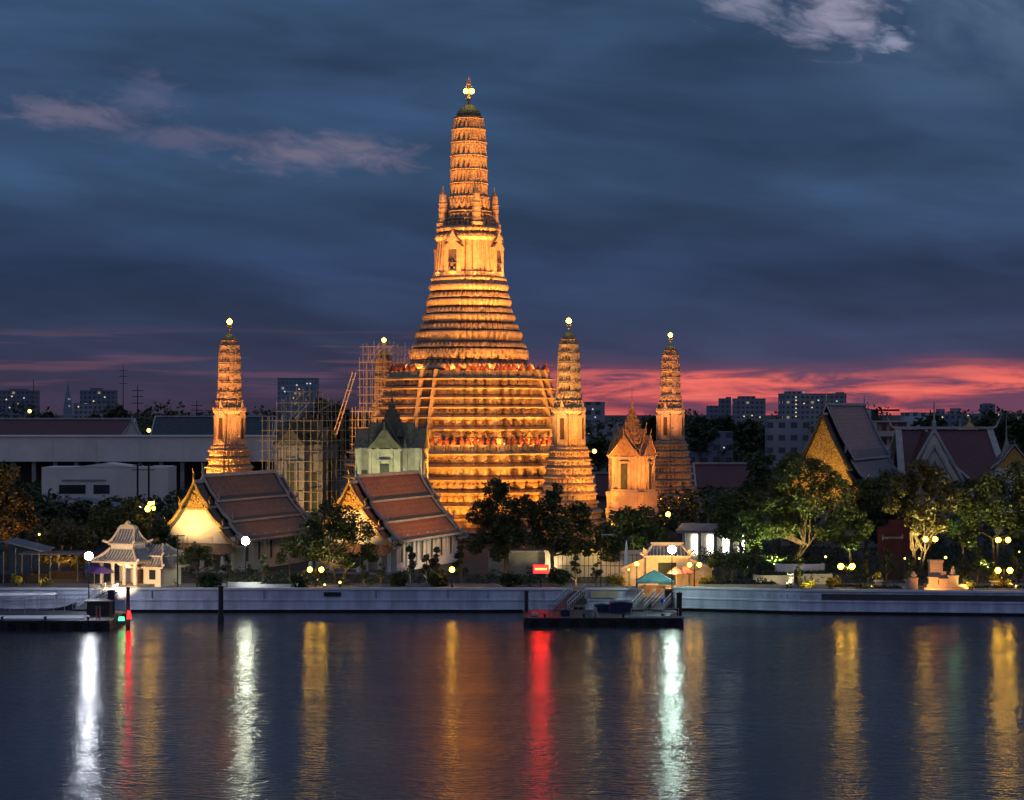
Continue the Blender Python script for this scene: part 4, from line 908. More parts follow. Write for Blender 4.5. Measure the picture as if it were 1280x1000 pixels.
ptree('tall dark feathery tree left of the lit pale trunked tree', 925, 690, 296, [(950, 580, 16, 0, 1.3), (945, 610, 22, 0, 1.1), (915, 625, 20, 0, 1), (895, 640, 16, 0, 1), (925, 650, 22, -.6, .9), (905, 665, 15, 0, .8)], .3, 6000, .28, 'leaf', 17)
ptree('dark tree behind the red board and the golden lit tree', 1118, 700, 304, [(1112, 600, 17, 0, 1), (1130, 625, 18, 0, 1), (1108, 640, 18, 0, .9), (1125, 662, 16, 0, .9)], .25, 3800, .28, 'leaf', 134)
ptree('dark tree merging with the tall feathery tree, left of the gilded gable', 972, 700, 306, [(965, 600, 19, 0, 1), (985, 585, 15, 0, 1.1), (950, 630, 18, 0, .9), (985, 640, 18, 0, .9)], .25, 3800, .28, 'leaf', 135)
ptree('small bright green lit tree between the gallery and the lit pale trunk', 935, 700, 284, [(935, 650, 15, 0, 1), (952, 662, 14, -.5, .9), (920, 668, 13, 0, .9), (940, 676, 14, 0, .8)], .16, 3000, .23, 'leaf_mid', 131)
ptree('green tree filling the gap right of the lit pale trunked tree', 1062, 705, 279, [(1060, 640, 17, 0, 1), (1045, 660, 15, 0, .9), (1078, 662, 15, 0, .9), (1062, 678, 14, -.5, .8)], .2, 3800, .24, 'leaf_mid', 132)
ptree('green tree between the golden lit tree and the dark wide tree', 1203, 705, 281, [(1200, 615, 17, 0, 1), (1210, 640, 17, 0, .9), (1195, 662, 15, 0, .9), (1212, 676, 12, 0, .8)], .2, 3800, .24, 'leaf', 133)
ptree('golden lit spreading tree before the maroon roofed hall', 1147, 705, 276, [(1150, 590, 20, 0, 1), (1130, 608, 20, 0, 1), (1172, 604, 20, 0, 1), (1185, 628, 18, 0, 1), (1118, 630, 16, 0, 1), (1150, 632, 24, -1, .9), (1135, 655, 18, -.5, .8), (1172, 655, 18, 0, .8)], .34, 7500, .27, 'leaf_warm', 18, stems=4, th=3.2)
ptree('dark wide tree at the far right edge of the bank', 1245, 705, 282, [(1235, 610, 24, 0, 1), (1265, 605, 26, 0, 1), (1285, 630, 26, 0, 1), (1225, 638, 22, 0, .9), (1250, 642, 26, -1, .9), (1275, 662, 18, 0, .8), (1218, 660, 12, 0, .8)], .32, 7500, .27, 'leaf_mid', 19, stems=2)
ptree('very dark tree filling the gap under the gilded gable hall', 1082, 705, 300, [(1075, 615, 20, 0, 1), (1095, 630, 20, 0, 1), (1065, 645, 20, 0, 1), (1090, 660, 20, 0, .9), (1105, 605, 14, 0, 1)], .3, 4500, .3, 'leaf', 20)
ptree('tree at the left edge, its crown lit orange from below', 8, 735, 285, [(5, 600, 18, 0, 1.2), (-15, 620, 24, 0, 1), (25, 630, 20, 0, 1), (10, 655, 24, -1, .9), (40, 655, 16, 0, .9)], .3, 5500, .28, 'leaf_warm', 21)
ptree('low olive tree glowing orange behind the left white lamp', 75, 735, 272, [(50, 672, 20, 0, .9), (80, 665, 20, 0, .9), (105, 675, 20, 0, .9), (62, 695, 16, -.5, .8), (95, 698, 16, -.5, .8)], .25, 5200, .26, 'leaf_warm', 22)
ptree('dark green tree behind the striped pavilion', 150, 735, 280, [(135, 650, 20, 0, 1), (160, 640, 20, 0, 1), (180, 655, 18, 0, .9), (120, 668, 16, 0, .9), (150, 672, 20, 0, .8)], .25, 5000, .28, 'leaf_mid', 23)
ptree('dim tree between striped pavilion and the bright gable', 205, 735, 268, [(200, 660, 14, 0, 1), (212, 680, 14, 0, 1), (194, 688, 12, 0, .9)], .2, 2600, .26, 'leaf', 24)
ptree('dark tree behind the low left roofs', 95, 690, 330, [(60, 642, 20, 0, .8), (100, 640, 18, 0, .8), (135, 642, 18, 0, .8), (30, 620, 20, 0, 1), (165, 646, 14, 0, .8)], .3, 5000, .34, 'leaf', 25)
ptree('small round topped frangipani tree in front of the bright gable', 247, 735, 256, [(240, 695, 13, 0, .8), (255, 690, 12, 0, .8), (228, 700, 9, 0, .8), (264, 702, 8, 0, .8), (247, 686, 9, 0, .8)], .16, 1500, .2, 'leaf_mid', 26, th=2.2)
ptree('round clipped frangipani bush on thin stems by the right wall', 912, 733, 255.5, [(905, 698, 14, 0, .7), (920, 700, 14, 0, .7), (893, 703, 9, 0, .7), (932, 705, 8, 0, .7)], .12, 2000, .2, 'leaf_mid', 27, th=1.6, stems=3)
ptree('whitish leaved small tree between the gable hall and leafy tree', 362, 733, 264, [(358, 680, 10, 0, 1), (368, 690, 9, 0, 1), (352, 698, 8, 0, 1)], .1, 900, .2, 'leaf_mid', 28)
# background trees one can tell apart
ptree('big dark tree behind the scaffolded mondop', 412, 640, 440, [(412, 520, 24, 0, 1), (395, 540, 24, 0, 1), (435, 535, 18, 0, 1), (415, 560, 30, 0, 1), (445, 560, 14, 0, 1)], .5, 4500, .5, 'leaf', 31)
for i, (a, yy, rr, D, lab) in enumerate([(148, 522, 14, 620, 'distant dark tree right of the pale tower block at left'), (120, 526, 9, 620, 'small distant dark tree under the pale tower block at left'), (60, 524, 9, 640, 'small distant dark tree right of the left edge tower block'),
     (215, 530, 18, 600, 'distant dark tree left of the lone slender tower'), (243, 535, 15, 590, 'low distant dark tree close behind the lone slender tower'), (505, 535, 8, 600, 'distant dark tree between back tower and main tower'),
     (875, 538, 16, 560, 'distant dark tree just right of the rightmost slender tower'), (905, 535, 18, 580, 'distant dark tree below the blue grey tower blocks'), (940, 540, 18, 570, 'distant dark tree left of the grey low block'), (965, 545, 14, 560, 'distant dark tree nearest the gilded gable hall'),
     (1240, 535, 20, 520, 'distant dark tree behind the grey needle pagoda'), (1270, 535, 24, 510, 'distant dark tree at the right edge of the picture'), (750, 560, 14, 520, 'dark tree left of the orange mondop spire'), (820, 530, 12, 600, 'distant dark tree right of the orange mondop spire'), (1170, 528, 10, 560, 'distant dark tree behind the pale ridge of the maroon hall')]):
    ptree(lab, a, yy + 40, D, [(a - rr * .5, yy, rr * .8, 0, .9), (a + rr * .6, yy + rr * .2, rr * .75, 0, .9), (a, yy - rr * .35, rr * .7, 0, .9), (a, yy + rr * .8, rr * 1.1, 0, 1)], .4, 900, .85, 'leaf', 40 + i, group='distant dark trees behind the temple')
# far wood and hedges that read as one mass
rg = random.Random(5); L = []
for i in range(260): D = rg.uniform(560, 900); L.append((X(rg.uniform(-120, 1400), D), D, GZ + rg.uniform(4, 14), rg.uniform(5, 9), .9))
for i in range(120): D = rg.uniform(1000, 2200); L.append((X(rg.uniform(-150, 1430), D), D, GZ + rg.uniform(6, 18), rg.uniform(9, 16), .7))
me = leaves(L, 30000, 1.5, 6); me.materials.append(M['leaf']); kind(put('distant_woodland', me), 'stuff')
L = []
for i in range(170):
    D = rg.uniform(300, 470); p = rg.choice([rg.uniform(-40, 330), rg.uniform(700, 1300)]); L.append((X(p, D), D, GZ + rg.uniform(1, 5), rg.uniform(2.5, 4.5), .8))
me = leaves(L, 26000, .6, 7); me.materials.append(M['leaf']); kind(put('temple_undergrowth', me), 'stuff')
L = []
for i in range(330):
    p = rg.choice([rg.uniform(180, 700), rg.uniform(870, 1290), rg.uniform(900, 1290)]); D = rg.uniform(257, 276) if p < 700 else rg.uniform(258, 306); k = 1 + (D - 257) / 40 * (p > 700); L.append((X(p, D), D, GZ + rg.uniform(.2, .8) * k, rg.uniform(.5, 1.2) * k, .7))
me = leaves(L, 34000, .18, 8); me.materials.append(M['leaf']); kind(put('garden_ground_cover', me), 'stuff')

# topiary: bent stems carrying leafy balls
def topiary_proto(seed, m):
    rnd = random.Random(seed); L = []; mb = MB(); mb.tube([(0, 0, 0), (.05, 0, .5), (-.05, 0, 1.1)], .10, 6, 0, .07)
    for k in range(rnd.randint(6, 8)):
        z = rnd.uniform(.9, 3.3); q = rnd.uniform(0, 6.28); rr = rnd.uniform(.25, .95) * (1.2 - z / 5); e = (rr * math.cos(q), rr * math.sin(q), z)
        L.append((*e, rnd.uniform(.28, .42), .8)); mb.tube([(-.05, 0, min(1.0, z * .5)), (e[0] * .7, e[1] * .7, z * .75), e], .05, 5, 0, .025)
    L.append((0, 0, 3.5, .38, .8)); mb.tube([(-.05, 0, 1.0), (.1, 0, 2.2), (0, 0, 3.5)], .06, 5, 0, .03)
    me = leaves(L, 1500, .10, seed, .6); me.materials.append(M[m]); return me, mb.mesh('stem', M['bark'])
tops = [topiary_proto(61, 'leaf'), topiary_proto(62, 'leaf'), topiary_proto(63, 'leaf_mid')]
TG = 'clipped ball topiary trees in the garden'
for i, (p, D, s_, lab) in enumerate([(512, 262, 1.25, 'dark ball topiary at the left end of the white hall wall'), (533, 261, 1.0, 'dark ball topiary before the middle of the white hall wall'), (546, 263, 1.2, 'taller ball topiary before the right half of the white hall wall'),
     (576, 262, 1.3, 'ball topiary just right of the white hall wall by the star bright garden lamp'), (284, 256, 1.1, 'dark ball topiary left of the bright daylight lamp'), (330, 257, 1.05, 'dark ball topiary right of the bright daylight lamp'), (312, 259, .7, 'small ball topiary right under the bright daylight lamp'),
     (455, 258, .7, 'small ball topiary under the leafy tree between the halls'), (476, 257, .8, 'small ball topiary at the front corner of the white wall hall'), (930, 264, 1.2, 'greyish ball topiary beside the lit gallery'), (945, 268, 1.2, 'taller grey ball topiary right of the lit gallery'),
     (1000, 254, .9, 'ball topiary in front of the curved white planter'), (1085, 256, 1.2, 'ball topiary right of the left twin lamp'), (1108, 262, 1.2, 'ball topiary under the dark red board'), (1140, 256, 1.0, 'ball topiary left of the orange monument'), (1158, 256, .9, 'low ball topiary touching the orange monument'),
     (1205, 255, 1.1, 'orange lit ball topiary right of the monument'), (1222, 256, 1.3, 'tall ball topiary between the monument and the right lamps'), (1238, 254, .9, 'ball topiary left of the rightmost twin lamp'), (1270, 255, 1.2, 'ball topiary at the right picture edge'),
     (745, 256, .8, 'ball topiary by the dock opening'), (720, 258, 1.0, 'dark ball topiary behind the dock opening')]):
    a, c = tops[i % 3]; r = thing('topiary_tree', lab, 'topiary', (X(p, D), D, GZ), i * 1.3, TG); put('foliage', a, r, (0, 0, 0), 0, s_); put('stem', c, r, (0, 0, 0), 0, s_)
def bush_proto(seed, m, n=900, sz=.15):
    rnd = random.Random(seed); me = leaves([(rnd.uniform(-.5, .5), rnd.uniform(-.4, .4), rnd.uniform(.4, .8), rnd.uniform(.4, .65), .85) for _ in range(6)], n, sz, seed, .5); me.materials.append(M[m]); return me
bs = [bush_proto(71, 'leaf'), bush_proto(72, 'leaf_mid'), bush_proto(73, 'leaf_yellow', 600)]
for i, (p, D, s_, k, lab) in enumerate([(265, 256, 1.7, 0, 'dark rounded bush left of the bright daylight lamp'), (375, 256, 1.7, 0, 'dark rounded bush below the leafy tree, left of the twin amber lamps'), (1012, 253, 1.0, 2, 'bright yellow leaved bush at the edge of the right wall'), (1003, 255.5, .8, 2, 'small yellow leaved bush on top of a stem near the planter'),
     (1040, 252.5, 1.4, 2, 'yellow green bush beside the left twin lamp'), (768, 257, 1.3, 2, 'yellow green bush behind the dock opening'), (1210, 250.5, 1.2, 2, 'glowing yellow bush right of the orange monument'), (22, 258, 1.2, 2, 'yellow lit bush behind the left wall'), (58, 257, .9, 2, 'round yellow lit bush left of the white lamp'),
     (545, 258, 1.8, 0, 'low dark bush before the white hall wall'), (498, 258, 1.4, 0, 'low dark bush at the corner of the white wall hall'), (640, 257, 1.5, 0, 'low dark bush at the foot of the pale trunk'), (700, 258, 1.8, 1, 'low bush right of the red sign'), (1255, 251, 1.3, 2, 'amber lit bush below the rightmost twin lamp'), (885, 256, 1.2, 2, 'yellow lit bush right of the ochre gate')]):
    r = put('bush', bs[k], None, (X(p, D), D, GZ), i * 1.1, s_); tag(r, lab, 'bush', 'rounded bushes along the bank')

# ================================================================== lamps
def lamp_post(label, px, py, D, m, r=.30, n=1, gap=1.0, name='street_lamp', z0=GZ, pole='black', group=None, orient=0):
    root = thing(name, label, 'lamp', (X(px, D), D, z0), orient, group); h = Z(py, D) - z0
    mb = MB(); mb.lathe([(.16, 0), (.16, .35), (.08, .45), (.055, h - .35)], 8); mb.build('pole', M[pole], root)
    if n == 2:
        mb = MB(); mb.tube([(-gap / 2, 0, h - .30), (-gap / 2, 0, h - .5), (0, 0, h - .75), (gap / 2, 0, h - .5), (gap / 2, 0, h - .30)], .045, 6); mb.lathe([(.09, h - .8), (.05, h - .2), (.09, h - .1), (.01, h + .3)], 6); mb.build('arm', M[pole], root)
    else: mb = MB(); mb.lathe([(.06, h - .4), (.16, h - .34), (.16, h - r * .8)], 8); mb.build('collar', M[pole], root)
    for k in range(n):
        x = 0 if n == 1 else (k - .5) * gap; mb = MB(); mb.ball((x, 0, h), r, 16, 12); mb.build('globe', M[m], root, smooth=True)
    return root
lamp_post('blinding white lamp on a pole at the left pier', 111, 695, 243, 'lamp_white', .48, z0=.6, name='pier_lamp')
lamp_post('blinding daylight white lamp before the side of the bright gable hall', 307, 676, 257, 'lamp_day', .48, name='bank_lamp')
lamp_post('blinding greenish white lamp above the teal canopy', 840, 687, 246, 'lamp_green', .48, z0=.6, name='pier_lamp')
GL = 'twin globe amber lamps in the garden'
lamp_post('twin globe amber lamp under the leafy tree between the halls', 394.5, 712, 257, 'lamp_amber', .30, 2, 1.45, group=GL)
lamp_post('twin globe amber lamp left on the right bank, beside yellow bush', 1058, 708, 250.5, 'lamp_amber', .34, 2, 1.4, group=GL)
lamp_post('twin globe amber lamp lowest at the far right, right of the monument', 1255, 713, 249, 'lamp_amber', .34, 2, 1.45, group=GL)
lamp_post('twin globe amber lamp higher up at the far right under the dark wide tree', 1254, 675, 272, 'lamp_amber', .34, 2, 1.3, group=GL)
lamp_post('twin globe amber lamp right behind the top of the orange monument', 1163, 674, 268, 'lamp_amber', .32, 2, 1.25, group=GL)
lamp_post('twin globe amber lamp right of the ochre gate', 868, 706, 254, 'lamp_amber', .26, 2, 1.2, group=GL)
lamp_post('single amber garden lamp right of the white hall wall', 565, 712, 256, 'lamp_amber', .32)
lamp_post('low small amber garden lamp at the wall below the leafy tree', 425, 728, 254, 'lamp_small', .16)
lamp_post('small warm lamp left of the ochre gate', 796, 705, 256, 'lamp_amber', .24)
lamp_post('small lamp on a slim pale pole left of the teal canopy', 786, 712, 254, 'lamp_small', .12, pole='yellow')
lamp_post('small warm lamp in the dark between main tower and orange mondop', 743, 564, 420, 'lamp_small', .45, z0=GZ)
lamp_post('amber lamp on a tall pole at the foot of the rightmost slender tower', 835, 643, 300, 'lamp_amber', .34)
lamp_post('small white lamp over the hedges, left of the right twin lamps', 1182, 697, 262, 'lamp_small', .18)
lamp_post('tiny white garden lamp left of the monument, nearer the red board', 1131, 698, 262, 'lamp_small', .12)
lamp_post('tiny white garden lamp left of the monument, nearer the monument', 1149, 698, 262, 'lamp_small', .12)
lamp_post('tiny garden lamp at the right end of the curved planter', 1032, 696, 262, 'lamp_small', .14)
lamp_post('distant greenish street lamp below the left edge tower block', 37, 514, 700, 'lamp_small', .6)
lamp_post('distant white lamp at the end of the long maroon roof', 186, 538, 520, 'lamp_small', .5)
lamp_post('tiny lamp among the dark trees at far left', 49, 668, 268, 'lamp_small', .14)
lamp_post('tiny bright garden lamp on the wall left of the low amber lamp', 406, 731, 253, 'lamp_small', .13)
lamp_post('tiny garden lamp, left of a close pair at the foot of the yellow bush', 984, 729, 252, 'lamp_small', .10)
lamp_post('tiny garden lamp, right of a close pair at the foot of the yellow bush', 988.5, 728, 252, 'lamp_small', .10)
lamp_post('small warm lamp among leaves between gallery and lit pale trunk', 931, 661, 300, 'lamp_small', .22)
lamp_post('tiny lamp at the right picture edge above the rightmost twin lamps', 1274, 690, 262, 'lamp_small', .12)
r = thing('flood_mast', 'mast with a cluster of four amber floodlights left of the bright gable', 'lamp', (X(188, 275), 275, GZ)); h = Z(636, 275) - GZ
mb = MB(); mb.tube([(0, 0, 0), (0, 0, h + .9)], .09, 6); mb.tube([(-.6, 0, h + .1), (.6, 0, h + .1)], .06, 5); mb.tube([(-.4, 0, h + .8), (.4, 0, h + .8)], .06, 5); mb.build('pole', M['black'], r)
for x, z, q in ((-.35, .0, .36), (.45, .1, .24), (-.05, .7, .26), (.4, .8, .18)): mb = MB(); mb.lathe([(q * .6, z + h - q), (q, z + h), (q * .5, z + h + q)], 8, x, -.12); mb.build('floodlight', M['lamp_amber'], r)
# led sign on a post
r = thing('led_sign', 'glowing red sign with an orange text line on a post over the wall', 'sign', (X(676, 254), 254, GZ)); h = Z(711, 254) - GZ
mb = MB(); mb.tube([(0, .12, 0), (0, .12, h)], .09, 6); mb.build('post', M['black'], r)
mb = MB(); mb.box(0, .06, h - .6, 1.9, .12, 1.1); hs = mb.build('housing', M['black'], r)
mb = MB(); mb.quad((-.9, -.004, h - .55), (.9, -.004, h - .55), (.9, -.004, h + .45), (-.9, -.004, h + .45)); mb.build('led_panel', M['led_red'], hs)
mb = MB()
for k in range(6): mb.box(-.62 + .25 * k, -.03, h - .13, .17, .03, .2)
mb.build('text_line', M['led_text'], r)

# ================================================================== piers, boats, posts
def post(label, px, y0, y1, D, r, m='black', z0=None):
    mb = MB(); zt, zb = Z(y0, D), -1.5; mb.lathe([(r, zb), (r, zt - .1), (r * 1.25, zt - .1), (r * 1.25, zt), (r * .3, zt + .12)], 10); mb.lathe([(r * 1.15, 0), (r * 1.3, .25), (r * 1.15, .9)], 10)
    tag(mb.build('mooring_post', M[m], None, (X(px, D), D, 0)), label, 'mooring post', 'mooring posts in the river')
post('lone dark mooring post standing in the water before the left wall', 276, 733, 785, 238, .30)
post('dark blue mooring post right of the left pier, beside red light', 160, 735, 790, 233, .22, 'bluepost')
post('dark mooring post at the left end of the black floating pier', 658, 739, 775, 241, .24)
post('dark mooring post at the right end of the black floating pier', 849, 741, 790, 236, .32)
post('thick dark blue post on the left pier beside the white lamp pole', 139, 738, 780, 238, .42, 'bluepost')
def railing(parent, pts, h=1.0, m='railwhite', step=1.2, rails=(.5, 1.0), name='railing'):
    mb = MB(); pts = [Vector(p) for p in pts]
    for a, c in zip(pts[:-1], pts[1:]):
        n = max(1, int((c - a).length / step))
        for f in rails: mb.tube([a + Vector((0, 0, h * f)), c + Vector((0, 0, h * f))], .045, 5)
        for i in range(n + 1): p = a.lerp(c, i / n); mb.tube([p, p + Vector((0, 0, h))], .04, 5)
    return mb.build(name, M[m], parent)
def pontoon(label, x0, x1, D0, D1, zt):
    cx, cy = (x0 + x1) / 2, (D0 + D1) / 2; r = thing('floating_pier', label, 'pier', (cx, cy, 0)); lx, ly = x1 - x0, D1 - D0
    mb = MB(); mb.prism([(-lx / 2, -ly / 2, -.5), (lx / 2, -ly / 2, -.5), (lx / 2 + .0, -ly / 2, zt - .12), (-lx / 2, -ly / 2, zt - .12)], (0, ly, 0))
    n = int(lx / 2.2)
    for i in range(n + 1): mb.box(-lx / 2 + lx * i / n, -ly / 2 - .08, -.4, .25, .16, zt + .2)
    mb.build('hull', M['black'], r)
    mb = MB(); mb.box(0, 0, zt - .118, lx + .3, ly + .3, .12); mb.build('deck', M['steel_deck'], r)
    for i in range(n): 
        mb = MB(); mb.add(*torus_geo(.36, .13), 0); o = mb.build('tyre_fender', M['rubber'], r, (-lx / 2 + lx * (i + .5) / n, -ly / 2 - .18, zt * .42))
    for i in range(4):
        mb = MB(); x = -lx / 2 + lx * (i + .5) / 4; mb.lathe([(.12, zt), (.12, zt + .3), (.2, zt + .34), (.2, zt + .42)], 8, x, -ly / 2 + .5); mb.build('bollard', M['black'], r)
    return r
def torus_geo(R_, r_, a=14, b_=6):
    vs = [((R_ + r_ * math.cos(2 * math.pi * j / b_)) * math.cos(2 * math.pi * i / a), r_ * math.sin(2 * math.pi * j / b_), (R_ + r_ * math.cos(2 * math.pi * j / b_)) * math.sin(2 * math.pi * i / a)) for i in range(a) for j in range(b_)]
    return vs, [(i * b_ + j, i * b_ + (j + 1) % b_, ((i + 1) % a) * b_ + (j + 1) % b_, ((i + 1) % a) * b_ + j) for i in range(a) for j in range(b_)]
M['rubber'] = mat('black_rubber', (.012, .012, .012), .8); M['steel_deck'] = mat('painted_deck', (.035, .037, .042), .6, (.02, .021, .024), .8, .03)
pc = pontoon('long black floating pier with tyre fenders at the centre', X(656, 238), X(849, 238), 233.5, 243, .95)
railing(pc, [(-6.2, -1, .95), (-2.2, -1, .95)], 1.05, 'steel', .5)
railing(pc, [(3.2, -3.8, .95), (8.6, -3.8, .95)], 1.0, 'railwhite', 1.5, (.55, 1.0))
mb = MB(); mb.box(6.0, -4.9, .953, 6.6, .14, .22); mb.build('white_kerb', M['railwhite'], pc)
mb = MB(); mb.tube([(-1.25, -3.9, .95), (-1.0, -3.9, 2.1)], .09, 5); mb.tube([(-.6, -3.9, .95), (-.9, -3.9, 2.1)], .09, 5); mb.tube([(-1.15, -3.9, 1.6), (-.75, -3.9, 1.6)], .06, 5); mb.build('mooring_bitts', M['railwhite'], pc)
for p_, D_, w_, h_, lab in ((776, 240.5, 2.6, 1.1, 'navy tarp covered crate at the middle of the black pier'), (752, 241.5, 1.6, .8, 'smaller dark crate left of the navy tarp covered crate'), (706, 236, 1.0, .7, 'low dark crate near the left railing of the black pier')):
    mb = MB(); mb.box(0, 0, 0, w_, 1.3, h_ * .8); mb.prism([(-w_ * .54, -.72, h_ * .8), (w_ * .54, -.72, h_ * .8), (w_ * .5, -.72, h_), (0, -.72, h_ * 1.12), (-w_ * .5, -.72, h_)], (0, 1.44, 0)); mb.box(0, -.68, h_ * .3, w_ * 1.02, .06, .08)
    tag(mb.build('crate', M['bluepost'], None, (X(p_, D_), D_, .955), .06), lab, 'crate')
for p_, D_, lab in ((668, 236, 'rope coil at the left end of the black pier'), (842, 235.5, 'rope coil at the right end of the black pier')):
    mb = MB(); vs, fs = torus_geo(.32, .11); mb.add([(x, z, y + .11) for x, y, z in vs], fs); vs, fs = torus_geo(.25, .10); mb.add([(x, z, y + .28) for x, y, z in vs], fs); tag(mb.build('rope_coil', M['bamboo'], None, (X(p_, D_), D_, .953)), lab, 'rope')
def gangway(label, a, c, w2=.9):
    r = thing('gangway', label, 'gangway', a, 0); d = Vector(c) - Vector(a); n = Vector((-d.y, d.x, 0)).normalized() * w2
    mb = MB(); mb.prism([n, -n, d - n, d + n], (0, 0, -.16)); mb.build('deck', M['steel_deck'], r)
    for s_ in (1, -1): railing(r, [n * s_, d + n * s_], 1.0, 'railwhite', .9)
gangway('gangway with white rails from the dock gap down to the black pier', (X(723, 249.8), 249.6, 2.45), (X(700, 241), 241.5, 1.1))
gangway('gangway left below the teal canopy with white rails', (X(812, 249), 249.0, 1.9), (X(797, 241), 241, 1.1), .7)
gangway('gangway right below the teal canopy with white rails', (X(836, 249), 249.0, 1.9), (X(822, 241), 241, 1.1), .7)
pl = pontoon('dark floating landing pier at the left edge with pale deck', X(-60, 236), X(150, 236), 229.5, 241, 1.05)
mb = MB(); mb.box(-1, -2.6, 1.053, 15, 3.4, .10); mb.build('pale_walkway', M['canvas'], pl)
railing(pl, [(-7.2, 0, 1.05), (-1.4, 1.2, 1.05)], 1.9, 'railwhite', 2.6, (.72, .98)); railing(pl, [(-3.6, 3.2, 1.05), (5.6, 4.6, 1.05)], 2.0, 'railwhite', 2.6, (.5, .75, .98))
mb = MB(); mb.box(7.2, 2, 1.05, 2.6, 3, 1.5); mb.box(7.2, 2, 2.55, 3.2, 3.6, .12); cb = mb.build('cabin', M['black'], pl)
mb = MB(); mb.box(7.2, .47, 1.6, 1.8, .06, .6); mb.build('window', M['glass'], cb)
for k, x in enumerate((-6.2, -5.3)):
    pass
mb = MB()
for x in (8.1, 8.5): mb.tube([(x, -5, 1.05), (x, -5, 2.6)], .07, 5)
mb.tube([(8.1, -5, 2.5), (8.5, -5, 2.5)], .06, 5); mb.build('ladder', M['steel'], pl)
gangway('long white railed gangway from the left wall to the left pier', (X(140, 249.4), 249.2, 2.6), (X(100, 241), 240.5, 1.25), .8)
r = thing('navigation_light', 'small red and green navigation light on the left pier end', 'signal light', (X(153, 232), 232, .3))
mb = MB(); mb.tube([(-.6, 0, .55), (.9, 0, .55)], .07, 5); mb.tube([(-.6, 0, .1), (-.6, 0, .6)], .07, 5); mb.build('bracket', M['black'], r)
mb = MB(); mb.box(.75, -.05, .75, .42, .3, .85, .2, 0, .7, .9); mb.build('red_lens', M['led_red'], r)
mb = MB(); mb.box(-.1, -.05, .5, .7, .3, .42, 0, 0, .8, .8); mb.build('green_lens', M['led_green'], r)
# long boat moored behind the left pier
def boat(label, x, y, L, w_, m, canopy=True, rz=0):
    r = thing('river_boat', label, 'boat', (x, y, 0), rz); mb = MB(); n = 12; rings = []
    for i in range(n + 1):
        f = i / n; k = math.sin(math.pi * min(max(f, .04), .96)) ** .45; zt = .75 + .9 * (2 * f - 1) ** 4; X_ = -L / 2 + L * f; rings.append([(X_, -w_ / 2 * k, zt), (X_, -w_ / 2 * k * .7, -.2), (X_, w_ / 2 * k * .7, -.2), (X_, w_ / 2 * k, zt)])
    vs = [p for q in rings for p in q]; fs = [(4 * i + j, 4 * i + 4 + j, 4 * i + 5 + j, 4 * i + 1 + j) for i in range(n) for j in range(3)] + [(4 * i, 4 * i + 3, 4 * i + 7, 4 * i + 4) for i in range(n)] + [(0, 1, 2, 3), (4 * n + 3, 4 * n + 2, 4 * n + 1, 4 * n)]
    mb.add(vs, fs); mb.build('hull', m, r)
    mb = MB(); mb.prism([(-L * .3, -w_ * .45, 2.5), (-L * .3, 0, 2.75), (-L * .3, w_ * .45, 2.5), (-L * .3, 0, 2.62)], (L * .62, 0, 0)); mb.build('canopy', M['canvas'], r)
    for i in range(5):
        for s_ in (-1, 1): mb = MB(); mb.tube([(-L * .29 + L * .15 * i, s_ * w_ * .4, .7), (-L * .29 + L * .15 * i, s_ * w_ * .42, 2.52)], .04, 5); mb.build('canopy_post', M['railwhite'], r)
boat('dark river boat with pale canopy moored between left pier and wall', X(28, 246), 245.5, 13, 2.2, M['black'])
# canopy on the landing, stall, tarp
r = thing('canopy_tent', 'teal and white peaked canopy tent over the landing', 'canopy', (X(819, 250.5), 250.5, .6)); zt, ze = Z(712, 250.5) - .6, Z(726, 250.5) - .6
mb = MB(); hw_ = 2.35; hy_ = 1.5
E = [(-hw_, -hy_, ze), (hw_ * .95, -hy_, ze), (hw_ * .95, hy_, ze), (-hw_, hy_, ze)]; A = (-.1, 0, zt)
mb.add([*E, A], [(0, 1, 4)], 0); mb.add([*E, A], [(1, 2, 4), (2, 3, 4)], 1); mb.add([*E, A], [(3, 0, 4)], 0)
mb.prism([(-hw_, -hy_, ze), (hw_ * .95, -hy_, ze), (hw_ * .95, -hy_, ze - .22), (-hw_, -hy_, ze - .22)], (0, .03, 0), 0); mb.prism([(hw_ * .95, -hy_ + .04, ze), (hw_ * .95, hy_, ze), (hw_ * .95, hy_, ze - .22), (hw_ * .95, -hy_ + .04, ze - .22)], (-.03, 0, 0), 1)
mb.build('roof_cloth', [M['teal'], M['canvas']], r)
for x in (-hw_ + .1, hw_ * .95 - .1):
    for y in (-hy_ + .1, hy_ - .1): mb = MB(); mb.tube([(x, y, 0), (x, y, ze - .02)], .05, 6); mb.build('tent_post', M['steel'], r)
mb = MB(); mb.box(-.1, 0, 0, 3.0, .12, 1.5); mb.box(-.1, -.07, .2, 2.7, .04, .1); o = mb.build('ticket_board', M['banner'], None, (X(817, 250.2), 250.2, Z(747, 250.2))); tag(o, 'orange backlit notice board below the teal canopy', 'notice board')
mb = MB(); mb.lathe([(.34, 0), (.40, .5), (.30, .95), (.12, 1.15)], 8); tag(mb.build('barrel', M['bluecloth'], None, (X(829, 246), 246, .95)), 'bright blue barrel on the pier below the canopy', 'barrel')
